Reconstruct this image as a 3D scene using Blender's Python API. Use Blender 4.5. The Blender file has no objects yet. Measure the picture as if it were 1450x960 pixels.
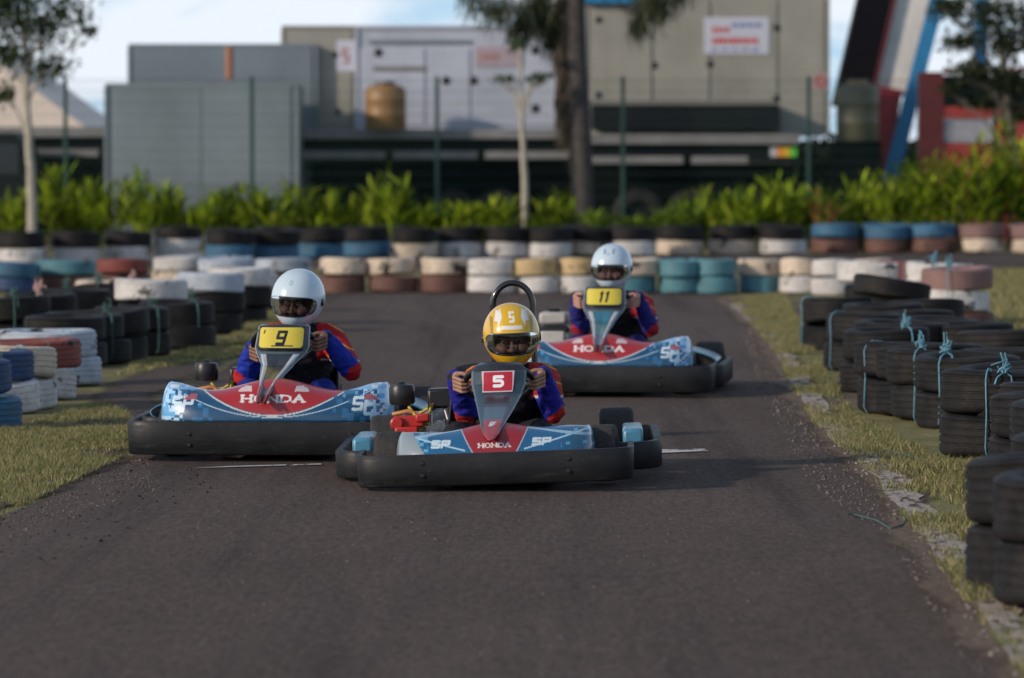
import bpy, math, random
import numpy as np
from mathutils import Vector, Matrix, Euler, noise as mnoise

random.seed(7); rng = np.random.default_rng(7)
R = math.radians
scene = bpy.context.scene
COL = scene.collection

# ------------------------------------------------------------------ camera
F, CX, CY, CAMH = 6000.0, 725.0, 480.0, 1.29
PITCH = math.atan(235.0 / F)
cam_d = bpy.data.cameras.new("camera"); cam = bpy.data.objects.new("camera", cam_d); COL.objects.link(cam)
cam.location = (0, 0, CAMH); cam.rotation_euler = (math.pi/2 - PITCH, 0, 0)
cam_d.sensor_width = 36; cam_d.lens = F/1450*36; cam_d.clip_start = .1; cam_d.clip_end = 5000
cam_d.dof.use_dof = True; cam_d.dof.focus_distance = 17.9; cam_d.dof.aperture_fstop = 3.7
scene.camera = cam

def ray(px, py):
    u, v = (px-CX)/F, (CY-py)/F
    c, s = math.cos(PITCH), math.sin(PITCH)
    return Vector((u, c + v*s, -s + v*c))
def at(px, py, Y):
    d = ray(px, py); k = Y/d.y
    return Vector((d.x*k, Y, CAMH + d.z*k))
def gr(px, py, z=0.0):
    d = ray(px, py); k = (z-CAMH)/d.z
    return Vector((d.x*k, d.y*k, z))

# ------------------------------------------------------------------ materials
def new_mat(name):
    m = bpy.data.materials.new(name); m.use_nodes = True
    nt = m.node_tree; b = nt.nodes['Principled BSDF']
    return m, nt, b
def N(nt, typ, **kw):
    n = nt.nodes.new(typ)
    for k, v in kw.items():
        if k in n.inputs.keys() if hasattr(n.inputs, 'keys') else False: n.inputs[k].default_value = v
        else: setattr(n, k, v)
    return n
def noise(nt, scale, detail=4, rough=.55, vec=None, dist=0):
    n = nt.nodes.new('ShaderNodeTexNoise'); n.inputs['Scale'].default_value = scale
    n.inputs['Detail'].default_value = detail; n.inputs['Roughness'].default_value = rough
    n.inputs['Distortion'].default_value = dist
    if vec is not None: nt.links.new(vec, n.inputs['Vector'])
    return n
def ramp(nt, src, p0, p1, c0=(0,0,0,1), c1=(1,1,1,1)):
    r = nt.nodes.new('ShaderNodeValToRGB'); nt.links.new(src, r.inputs[0])
    r.color_ramp.elements[0].position = p0; r.color_ramp.elements[1].position = p1
    r.color_ramp.elements[0].color = c0; r.color_ramp.elements[1].color = c1
    return r
def mix(nt, fac, a, b, blend='MIX'):
    m = nt.nodes.new('ShaderNodeMix'); m.data_type = 'RGBA'; m.blend_type = blend
    for s, v in ((0, fac), (6, a), (7, b)):
        if isinstance(v, (int, float)): m.inputs[s].default_value = v
        elif isinstance(v, (tuple, list)): m.inputs[s].default_value = (*v[:3], 1)
        else: nt.links.new(v, m.inputs[s])
    return m.outputs[2]
def objcoord(nt, rnd=False):
    t = nt.nodes.new('ShaderNodeTexCoord'); v = t.outputs['Object']
    if rnd:
        oi = nt.nodes.new('ShaderNodeObjectInfo'); a = nt.nodes.new('ShaderNodeVectorMath'); a.operation = 'SCALE'
        a.inputs[0].default_value = (31, 17, 23); nt.links.new(oi.outputs['Random'], a.inputs['Scale'])
        b = nt.nodes.new('ShaderNodeVectorMath'); b.operation = 'ADD'
        nt.links.new(v, b.inputs[0]); nt.links.new(a.outputs[0], b.inputs[1]); v = b.outputs[0]
    return v
def bump(nt, b, src, strength, dist=.01):
    bp = nt.nodes.new('ShaderNodeBump'); bp.inputs['Strength'].default_value = strength
    bp.inputs['Distance'].default_value = dist
    nt.links.new(src, bp.inputs['Height']); nt.links.new(bp.outputs[0], b.inputs['Normal'])
def mat(name, col, rough=.5, metal=0, var=.15, vscale=6, bmp=0, bscale=60, coat=0, dirt=0, spec=None):
    m, nt, b = new_mat(name)
    v = objcoord(nt, True)
    n = noise(nt, vscale, 5, .6, v)
    r = ramp(nt, n.outputs[0], .3, .7, tuple(c*(1-var) for c in col[:3])+(1,), tuple(min(1, c*(1+var)) for c in col[:3])+(1,))
    out = r.outputs[0]
    if dirt:
        n2 = noise(nt, vscale*3.1, 6, .7, v); r2 = ramp(nt, n2.outputs[0], .5, .75)
        f = nt.nodes.new('ShaderNodeMath'); f.operation = 'MULTIPLY'; f.inputs[1].default_value = dirt
        nt.links.new(r2.outputs[0], f.inputs[0])
        out = mix(nt, f.outputs[0], out, (.11, .085, .065))
    nt.links.new(out, b.inputs['Base Color'])
    b.inputs['Roughness'].default_value = rough; b.inputs['Metallic'].default_value = metal
    b.inputs['Coat Weight'].default_value = coat; b.inputs['Coat Roughness'].default_value = .08
    if spec is not None: b.inputs['Specular IOR Level'].default_value = spec
    if bmp:
        n3 = noise(nt, bscale, 4, .6, v); bump(nt, b, n3.outputs[0], bmp)
    return m
def mat_vcol(name, rough=.35, coat=.4, dirt=.25, bmp=0, bscale=40, spec=.5):
    m, nt, b = new_mat(name)
    a = nt.nodes.new('ShaderNodeVertexColor'); a.layer_name = 'Col'
    v = objcoord(nt, True)
    n = noise(nt, 14, 6, .7, v); r = ramp(nt, n.outputs[0], .5, .8)
    f = nt.nodes.new('ShaderNodeMath'); f.operation = 'MULTIPLY'; f.inputs[1].default_value = dirt
    nt.links.new(r.outputs[0], f.inputs[0])
    nt.links.new(mix(nt, f.outputs[0], a.outputs[0], (.1, .085, .07)), b.inputs['Base Color'])
    r3 = ramp(nt, n.outputs[0], .3, .8, (rough*.8,)*3+(1,), (min(1, rough*1.6),)*3+(1,))
    nt.links.new(r3.outputs[0], b.inputs['Roughness'])
    b.inputs['Coat Weight'].default_value = coat; b.inputs['Coat Roughness'].default_value = .1
    b.inputs['Specular IOR Level'].default_value = spec
    if bmp:
        n3 = noise(nt, bscale, 4, .6, v); bump(nt, b, n3.outputs[0], bmp)
    return m

M = {}
M['bumper'] = mat('bumper_plastic', (.0085, .0095, .012), .38, var=.35, vscale=4, bmp=.12, bscale=90, dirt=.12)
def bumper_mat():
    m, nt, b = new_mat('bumper_plastic'); v = objcoord(nt, True)
    mp = nt.nodes.new('ShaderNodeMapping'); nt.links.new(v, mp.inputs[0]); mp.inputs['Scale'].default_value = (2.6, 2.6, 17)
    sc = noise(nt, 3, 6, .75, mp.outputs[0]); bl = noise(nt, 4, 5, .7, v); sp = noise(nt, 45, 4, .8, v)
    base = ramp(nt, bl.outputs[0], .35, .7, (.006, .007, .009, 1), (.018, .019, .022, 1)).outputs[0]
    f1 = ramp(nt, sc.outputs[0], .56, .74, (0, 0, 0, 1), (.55, .55, .55, 1)).outputs[0]
    f2 = ramp(nt, sp.outputs[0], .62, .72, (0, 0, 0, 1), (.6, .6, .6, 1)).outputs[0]
    base = mix(nt, f1, base, (.05, .05, .052)); base = mix(nt, f2, base, (.085, .075, .065))
    nt.links.new(base, b.inputs['Base Color'])
    nt.links.new(ramp(nt, sc.outputs[0], .4, .65, (.46, .46, .46, 1), (.7, .7, .7, 1)).outputs[0], b.inputs['Roughness']); b.inputs['Specular IOR Level'].default_value = .35
    bump(nt, b, sp.outputs[0], .15, .002); return m
M['bumper'] = bumper_mat()
M['rubber'] = mat('kart_rubber', (.022, .021, .021), .8, var=.3, vscale=20, bmp=.3, bscale=150, dirt=.3)
M['black'] = mat('black_plastic', (.012, .012, .013), .4, var=.2)
M['blackgloss'] = mat('black_paint', (.01, .01, .011), .2, var=.1, coat=.5)
M['steel'] = mat('steel_tube', (.25, .25, .26), .35, metal=.9, var=.3, vscale=20)
M['alu'] = mat('cast_aluminium', (.45, .45, .44), .45, metal=.8, var=.3, vscale=30, dirt=.4)
M['redpaint'] = mat('red_engine_paint', (.42, .02, .015), .4, coat=.3, var=.2, dirt=.15)
M['yellowhose'] = mat('yellow_hose', (.5, .38, .05), .5, var=.2)
M['orangehose'] = mat('orange_hose', (.45, .2, .06), .5, var=.2)
M['beigecover'] = mat('beige_engine_cover', (.42, .41, .38), .5, var=.15, dirt=.3)
M['seat'] = mat('seat_shell', (.03, .03, .035), .45, var=.2)
M['skin'] = mat('skin_dummy', (.35, .18, .11), .55)
M['vpaint'] = mat_vcol('printed_bodywork', .3, .45, .18)
M['vhelmet'] = mat_vcol('helmet_paint', .28, .5, .12)
M['vskin'] = mat_vcol('skin', .5, 0, .0, .12, 260)
M['vsuit'] = mat_vcol('suit_cloth', .75, 0, .05, .5, 60, .2)
M['rope'] = mat('blue_rope', (.12, .30, .38), .7, var=.35, vscale=40)
M['ropegreen'] = mat('green_rope', (.045, .11, .10), .7, var=.35, vscale=40)
M['ropepink'] = mat('pink_rope', (.55, .36, .33), .7, var=.35, vscale=40)

# visor: thin tinted sheet
def visor_mat():
    m, nt, b = new_mat('tinted_visor'); nt.nodes.remove(b)
    o = nt.nodes['Material Output']
    t = nt.nodes.new('ShaderNodeBsdfTransparent'); t.inputs[0].default_value = (.50, .52, .55, 1)
    g = nt.nodes.new('ShaderNodeBsdfGlossy'); g.inputs['Roughness'].default_value = .06; g.inputs[0].default_value = (.8, .85, .9, 1)
    fr = nt.nodes.new('ShaderNodeFresnel'); fr.inputs[0].default_value = 1.45
    mx = nt.nodes.new('ShaderNodeMixShader')
    nt.links.new(fr.outputs[0], mx.inputs[0]); nt.links.new(t.outputs[0], mx.inputs[1]); nt.links.new(g.outputs[0], mx.inputs[2])
    nt.links.new(mx.outputs[0], o.inputs[0]); return m
M['visor'] = visor_mat()

def tyre_mat(name, paint, amount):
    """rubber with a coat of worn paint"""
    m, nt, b = new_mat(name)
    v = objcoord(nt, True)
    n = noise(nt, 5, 6, .68, v)
    rub = ramp(nt, noise(nt, 9, 4, .6, v).outputs[0], .3, .7, (.006, .006, .0066, 1), (.018, .0175, .018, 1)).outputs[0]
    if paint:
        pc = ramp(nt, noise(nt, 3, 4, .6, v).outputs[0], .3, .7, tuple(c*.68 for c in paint)+(1,), tuple(min(1, c*1.14) for c in paint)+(1,)).outputs[0]
        d = ramp(nt, noise(nt, 16, 5, .7, v).outputs[0], .45, .8, (0, 0, 0, 1), (.5, .5, .5, 1)).outputs[0]
        pc = mix(nt, d, pc, (.14, .11, .085))
        fac = ramp(nt, n.outputs[0], amount-.05, amount-.01, (1, 1, 1, 1), (0, 0, 0, 1)).outputs[0]
        out = mix(nt, fac, rub, pc)
    else:
        d = ramp(nt, n.outputs[0], .48, .75, (0, 0, 0, 1), (.55, .55, .55, 1)).outputs[0]
        out = mix(nt, d, rub, (.040, .034, .030))
    nt.links.new(out, b.inputs['Base Color'])
    b.inputs['Roughness'].default_value = .65
    b.inputs['Specular IOR Level'].default_value = .22 if not paint else .4
    bump(nt, b, noise(nt, 40, 5, .6, v).outputs[0], .4, .01)
    return m
TY = {k: tyre_mat('tyre_'+k, c, a) for k, c, a in (
    ('black', None, 0), ('white', (.60, .585, .57), .64), ('sunlit_white', (.62, .52, .41), .63), ('yellow', (.55, .41, .21), .63),  # the warmer white has sunlight put into its colour
    ('blue', (.035, .14, .25), .66), ('navy', (.015, .06, .16), .72), ('teal', (.08, .24, .29), .66), ('red', (.22, .05, .04), .66),
    ('brown', (.15, .07, .055), .66), ('shaded_white', (.44, .50, .58), .64), ('mauve', (.22, .13, .12), .7))}  # pale one: white tyres with bluish shade put into the colour

# ------------------------------------------------------------------ mesh helper
class MB:
    def __init__(s): s.v = []; s.f = []; s.mi = []; s.c = []; s.m = 0; s.col = None
    def _add(s, vs, fs):
        o = len(s.v); s.v.extend([tuple(p) for p in vs]); s.f.extend([tuple(i+o for i in f) for f in fs])
        s.mi.extend([s.m]*len(fs))
        if s.col is not None: s.c.extend([s.col]*len(vs))
        return s
    def box(s, c, d, rot=None):
        hx, hy, hz = d[0]/2, d[1]/2, d[2]/2
        vs = [Vector((x*hx, y*hy, z*hz)) for z in (-1, 1) for y in (-1, 1) for x in (-1, 1)]
        if rot is not None: vs = [rot @ p for p in vs]
        c = Vector(c)
        return s._add([p+c for p in vs], [(0,2,3,1),(4,5,7,6),(0,1,5,4),(2,6,7,3),(0,4,6,2),(1,3,7,5)])
    def box2(s, a, b):
        return s.box([(a[i]+b[i])/2 for i in range(3)], [abs(b[i]-a[i]) for i in range(3)])
    def tube(s, pts, r, seg=10, closed=False, cap=True):
        pts = [Vector(p) for p in pts]; n = len(pts)
        rs = r if isinstance(r, (list, tuple)) else [r]*n
        vs = []; up = None
        for i, p in enumerate(pts):
            if closed: t = pts[(i+1) % n]-pts[i-1]
            else: t = pts[min(i+1, n-1)]-pts[max(i-1, 0)]
            t.normalize()
            if up is None:
                up = Vector((0, 0, 1)) if abs(t.z) < .9 else Vector((1, 0, 0))
            a = (up - t*up.dot(t))
            if a.length < 1e-5: a = t.orthogonal()
            a.normalize(); up = a; b = t.cross(a)
            for k in range(seg):
                w = 2*math.pi*k/seg
                vs.append(p + (a*math.cos(w)+b*math.sin(w))*rs[i])
        fs = []
        for i in range(n if closed else n-1):
            j = (i+1) % n
            for k in range(seg):
                l = (k+1) % seg
                fs.append((i*seg+k, j*seg+k, j*seg+l, i*seg+l))
        if cap and not closed:
            fs.append(tuple(range(seg))[::1]); fs.append(tuple((n-1)*seg+k for k in range(seg))[::-1])
        return s._add(vs, fs)
    def lathe(s, prof, seg=32, mtx=None, closed=False):
        vs = []; n = len(prof)
        for k in range(seg):
            w = 2*math.pi*k/seg; c, q = math.cos(w), math.sin(w)
            for r, z in prof: vs.append(Vector((r*c, r*q, z)))
        if mtx is not None: vs = [mtx @ p for p in vs]
        fs = []
        for k in range(seg):
            l = (k+1) % seg
            for i in range(n if closed else n-1):
                j = (i+1) % n
                fs.append((k*n+i, l*n+i, l*n+j, k*n+j))
        return s._add(vs, fs)
    def ell(s, c, r, seg=16, rings=10, rot=None):
        vs = []; c = Vector(c)
        for i in range(rings+1):
            a = math.pi*i/rings - math.pi/2
            for k in range(seg):
                w = 2*math.pi*k/seg
                p = Vector((r[0]*math.cos(a)*math.cos(w), r[1]*math.cos(a)*math.sin(w), r[2]*math.sin(a)))
                if rot is not None: p = rot @ p
                vs.append(p+c)
        fs = [(i*seg+k, i*seg+(k+1) % seg, (i+1)*seg+(k+1) % seg, (i+1)*seg+k) for i in range(rings) for k in range(seg)]
        return s._add(vs, fs)
    def band(s, path, z0, z1, th, taper=0.0, closed=False):
        """a plastic band swept along a plan path (list of (x,y)); outer face to the left of travel"""
        n = len(path); P = [Vector((p[0], p[1], 0)) for p in path]; vs = []
        b = min(.007, th*.35)
        for i, p in enumerate(P):
            t = (P[min(i+1, n-1)]-P[max(i-1, 0)]).normalized(); nr = Vector((t.y, -t.x, 0))
            prof = [(0-taper, z0+b*.6), (b*.5-taper, z0), (th-b-taper, z0), (th-taper, z0+b), (th, z1-b), (th-b*.7, z1), (b*.5, z1), (0, z1-b*.6)]
            for o, z in prof: vs.append(p + nr*(o-th) + Vector((0, 0, z)))
        k = 8; fs = []
        for i in range(n-1):
            for j in range(k):
                l = (j+1) % k; fs.append((i*k+j, i*k+l, (i+1)*k+l, (i+1)*k+j))
        fs.append(tuple(range(k))[::-1]); fs.append(tuple((n-1)*k+j for j in range(k)))
        return s._add(vs, fs)
    def prism(s, poly, ax0, ax1, axis='y'):
        n = len(poly); vs = []
        for a in (ax0, ax1):
            for p in poly:
                vs.append((p[0], a, p[1]) if axis == 'y' else ((a, p[0], p[1]) if axis == 'x' else (p[0], p[1], a)))
        fs = [tuple(range(n)), tuple(range(n, 2*n))[::-1]] + [(i, (i+1) % n, n+(i+1) % n, n+i)[::-1] for i in range(n)]
        return s._add(vs, fs)
    def grid(s, fn, us, vs_):
        V = [fn(u, v) for v in vs_ for u in us]; nu = len(us)
        fs = [(j*nu+i, j*nu+i+1, (j+1)*nu+i+1, (j+1)*nu+i) for j in range(len(vs_)-1) for i in range(nu-1)]
        return s._add(V, fs)
    def build(s, name, mats, parent=None, smooth=True, bevel=0, solid=0, loc=None, recalc=True):
        me = bpy.data.meshes.new(name); me.from_pydata(s.v, [], s.f)
        if not isinstance(mats, (list, tuple)): mats = [mats]
        for m in mats: me.materials.append(m)
        me.polygons.foreach_set('material_index', s.mi)
        if smooth: me.polygons.foreach_set('use_smooth', [True]*len(s.f))
        if recalc:
            import bmesh
            bm = bmesh.new(); bm.from_mesh(me); bmesh.ops.recalc_face_normals(bm, faces=bm.faces); bm.to_mesh(me); bm.free()
        if s.c and len(s.c) == len(s.v): set_col(me, np.array(s.c))
        me.update()
        o = bpy.data.objects.new(name, me); COL.objects.link(o)
        if parent is not None: o.parent = parent
        if loc is not None: o.location = loc
        if solid:
            q = o.modifiers.new('s', 'SOLIDIFY'); q.thickness = abs(solid); q.offset = -1 if solid > 0 else 1
        if bevel:
            q = o.modifiers.new('b', 'BEVEL'); q.width = bevel; q.segments = 2; q.limit_method = 'ANGLE'; q.angle_limit = R(40)
        if smooth:
            try: me.set_sharp_from_angle(angle=R(50))
            except Exception: pass
        return o
def set_col(me, C):
    if C.shape[1] == 3: C = np.hstack([C, np.ones((len(C), 1))])
    a = me.color_attributes.new('Col', 'FLOAT_COLOR', 'POINT'); a.data.foreach_set('color', C.astype(np.float32).ravel())

def tag(o, label=None, cat=None, group=None, kind=None):
    if label: o['label'] = label
    if cat: o['category'] = cat
    if group: o['group'] = group
    if kind: o['kind'] = kind
    return o
def thing(name, loc, label, cat, group=None, rz=0):
    o = bpy.data.objects.new(name, None); COL.objects.link(o); o.location = loc; o.rotation_euler = (0, 0, rz)
    o.empty_display_size = .1
    return tag(o, label, cat, group)

def grid_np(name, X, Y, Z, mats, parent, colfn=None, solid=0, wrap=False):
    """surface from 2D numpy arrays"""
    nv, nu = X.shape
    me = bpy.data.meshes.new(name)
    V = np.stack([X, Y, Z], -1).reshape(-1, 3)
    i, j = np.meshgrid(np.arange(nu-1), np.arange(nv-1))
    q = (j*nu+i).ravel(); Fc = np.stack([q, q+1, q+nu+1, q+nu], 1)
    me.from_pydata(V.tolist(), [], Fc.tolist())
    for m in mats: me.materials.append(m)
    me.polygons.foreach_set('use_smooth', [True]*len(Fc))
    if colfn is not None: set_col(me, colfn(V))
    me.update()
    o = bpy.data.objects.new(name, me); COL.objects.link(o)
    if parent is not None: o.parent = parent
    if solid:
        s = o.modifiers.new('s', 'SOLIDIFY'); s.thickness = abs(solid); s.offset = -1 if solid > 0 else 1
    return o

# ------------------------------------------------------------------ stroke lettering (painted into surfaces)
GL = {
 'H': [(0,0,0,1),(1,0,1,1),(0,.5,1,.5)], 'O': [(.25,0,.75,0),(.75,0,1,.28),(1,.28,1,.72),(1,.72,.75,1),(.75,1,.25,1),(.25,1,0,.72),(0,.72,0,.28),(0,.28,.25,0)],
 'N': [(0,0,0,1),(1,0,1,1),(0,1,1,0)], 'D': [(0,0,0,1),(0,1,.65,1),(.65,1,1,.7),(1,.7,1,.3),(1,.3,.65,0),(.65,0,0,0)],
 'A': [(0,0,.5,1),(.5,1,1,0),(.22,.36,.78,.36)], 'S': [(1,1,0,1),(0,1,0,.5),(0,.5,1,.5),(1,.5,1,0),(1,0,0,0)],
 'P': [(0,0,0,1),(0,1,1,1),(1,1,1,.48),(1,.48,0,.48)], '5': [(1,1,0,1),(0,1,0,.56),(0,.56,.8,.56),(.8,.56,1,.42),(1,.42,1,.14),(1,.14,.8,0),(.8,0,0,0)],
 '9': [(1,0,1,1),(1,1,0,1),(0,1,0,.48),(0,.48,1,.48),(1,0,.1,0)], '1': [(.5,0,.5,1),(.15,.85,.5,1)], 'F': [(0,0,0,1),(0,1,1,1),(0,.5,.8,.5)],
 'I': [(.5,0,.5,1)], 'wing': [(0,.1,1,.25),(.1,.4,1,.5),(.25,.7,1,.75),(.5,1,1,1),(1,.1,1,1)],
}
SERIF = {'H': [(-.18,0,.18,0),(-.18,1,.18,1),(.82,0,1.18,0),(.82,1,1.18,1)], 'N': [(-.18,0,.18,0),(-.15,1,.1,1),(.82,1,1.18,1)],
         'D': [(-.15,0,.1,0),(-.15,1,.1,1)], 'A': [(-.2,0,.2,0),(.8,0,1.2,0)], 'O': []}
def text_mask(x, z, s, x0, z0, w, h, gap, t, slant=0, serif=False, mirror=False):
    m = np.zeros(x.shape, bool)
    for k, ch in enumerate(s):
        ox = x0 + k*(w+gap)
        segs = list(GL[ch]) + (SERIF.get(ch, []) if serif else [])
        for a, b, c, d in segs:
            if mirror: a, c = 1-a, 1-c
            ax, az, bx, bz = ox+a*w+slant*b*h, z0+b*h, ox+c*w+slant*d*h, z0+d*h
            dx, dz = bx-ax, bz-az; L = dx*dx+dz*dz+1e-12
            q = np.clip(((x-ax)*dx+(z-az)*dz)/L, 0, 1)
            vert = abs(dz) > abs(dx)
            m |= np.hypot(x-ax-q*dx, z-az-q*dz) < (t if vert or not serif else t*.6)
    return m
def hash2(a, b):
    v = np.sin(a*127.1+b*311.7)*43758.5453
    return v-np.floor(v)

# ------------------------------------------------------------------ people
def sdf_tags(V, caps):
    best = np.full(len(V), 1e9); idx = np.zeros(len(V), int)
    for k, (a, b, ra, rb, tg) in enumerate(caps):
        a = np.array(a); b = np.array(b); d = b-a; L = d@d+1e-12
        q = np.clip(((V-a)@d)/L, 0, 1)
        dist = np.linalg.norm(V-a-q[:, None]*d, axis=1)-(ra+(rb-ra)*q)
        w = dist < best; best[w] = dist[w]; idx[w] = k
    return idx
def caps_mesh(name, caps, grow, voxel, parent, mats, colfn, smooth=3, fold=0):
    mb = MB()
    for a, b, ra, rb, tg in caps:
        a, b = Vector(a), Vector(b); ra += grow; rb += grow
        d = b-a
        if d.length < 1e-4: mb.ell(a, (ra,)*3, 20, 14); continue
        t = d.normalized(); n = 6
        pts = [a - t*ra*math.cos(x) for x in (0.0, .45, .9, 1.3)] + [a, b] + [b + t*rb*math.cos(x) for x in (1.3, .9, .45, 0.0)]
        rs = [ra*max(.02, math.sin(x)) for x in (0.0, .45, .9, 1.3)] + [ra, rb] + [rb*max(.02, math.sin(x)) for x in (1.3, .9, .45, 0.0)]
        mb.tube(pts, rs, 20)
    o = mb.build('tmp', mats, None)
    md = o.modifiers.new('r', 'REMESH'); md.mode = 'VOXEL'; md.voxel_size = voxel; md.use_smooth_shade = True
    sm = o.modifiers.new('s', 'SMOOTH'); sm.factor = .5; sm.iterations = smooth
    dg = bpy.context.evaluated_depsgraph_get(); dg.update()
    me = bpy.data.meshes.new_from_object(o.evaluated_get(dg)); me.name = name
    bpy.data.objects.remove(o)
    V = np.empty(len(me.vertices)*3); me.vertices.foreach_get('co', V); V = V.reshape(-1, 3)
    if fold:
        Nn = np.empty(len(me.vertices)*3); me.vertices.foreach_get('normal', Nn); Nn = Nn.reshape(-1, 3)
        w = np.array([mnoise.noise(Vector((p[0]*13+7, p[1]*13, p[2]*22))) + .6*mnoise.noise(Vector((p[0]*34, p[1]*34+3, p[2]*40))) for p in V])
        w = 1-np.abs(w)*2.2
        V = V + Nn*(w[:, None]*fold)
        me.vertices.foreach_set('co', V.ravel())
    ac = me.color_attributes
    for x in list(ac): ac.remove(x)
    set_col(me, colfn(V, sdf_tags(V, caps), caps))
    me.materials.clear()
    for m in mats: me.materials.append(m)
    me.polygons.foreach_set('use_smooth', [True]*len(me.polygons))
    me.update()
    q = bpy.data.objects.new(name, me); COL.objects.link(q); q.parent = parent
    return q

def hand_caps(c, side, rim_t, scale=1.0):
    """fist round the rim at c; side -1/+1 ; rim tangent rim_t"""
    out = []
    c = Vector(c); t = Vector(rim_t).normalized()
    o = Vector((side, 0, 0)); o = (o-t*o.dot(t)).normalized()      # outward
    f = t.cross(o); f = f if f.y < 0 else -f                        # towards the front of the kart
    r = .0245*scale
    lens = (.9, 1.0, .97, .8)
    for k in range(4):
        base = c + t*((1.5-k)*.0195*scale)
        fr = .0082*scale*(1 if k < 3 else .88)
        A = lambda ang, rr=r: base + (o*math.cos(ang)+f*math.sin(ang))*rr
        end = 2.9*lens[k]
        kn = base + o*.044*scale - f*.004
        pts = [kn, A(.25, r*1.25), A(1.15, r*1.12), A(1.15+(end-1.15)*.5, r), A(end, r*.92)]
        for i in range(4):
            out.append((tuple(pts[i]), tuple(pts[i+1]), fr*(1.08-.06*i), fr*(1.03-.06*i), 'skin'))
    palm = c + o*.036*scale - f*.012*scale
    for k in (-1, 0, 1):
        out.append((tuple(palm+t*k*.02*scale), tuple(palm - f*.035*scale + t*k*.012*scale), .0165*scale, .017*scale, 'skin'))
    # thumb leaves the side of the palm, over the near side of the rim
    tb = palm + t*.03*scale - f*.02*scale
    t1 = c + t*.036*scale - f*.024*scale + o*.006
    t2 = c + t*.03*scale - f*.01*scale - o*.022*scale
    out.append((tuple(tb), tuple(t1), .0115*scale, .0098*scale, 'skin'))
    out.append((tuple(t1), tuple(t2), .0096*scale, .0085*scale, 'skin'))
    wrist = palm - f*.06*scale - t*.012*scale + o*.006
    return out, wrist

def helmet_r(az, el):
    """helmet surface point (numpy) for azimuth (0 = front) and elevation"""
    a, b, c = .122, .148, .137
    ce = np.cos(el); 
    x = a*np.sign(np.sin(az)*ce)*np.abs(np.sin(az)*ce)**.93
    yy = -np.cos(az)*ce
    y = b*np.sign(yy)*np.abs(yy)**.93
    z = c*np.sin(el)
    low = np.clip(-np.sin(el)-.15, 0, 1)
    fr = np.clip(np.cos(az), 0, 1)
    y = y - fr*low*.045                                        # chin bar pushes forward
    y = y + np.clip(-np.cos(az), 0, 1)*low*-.04                # nape tucks in
    x = x*(1-.16*low*(1-fr*.2))
    return x, y, z

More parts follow.
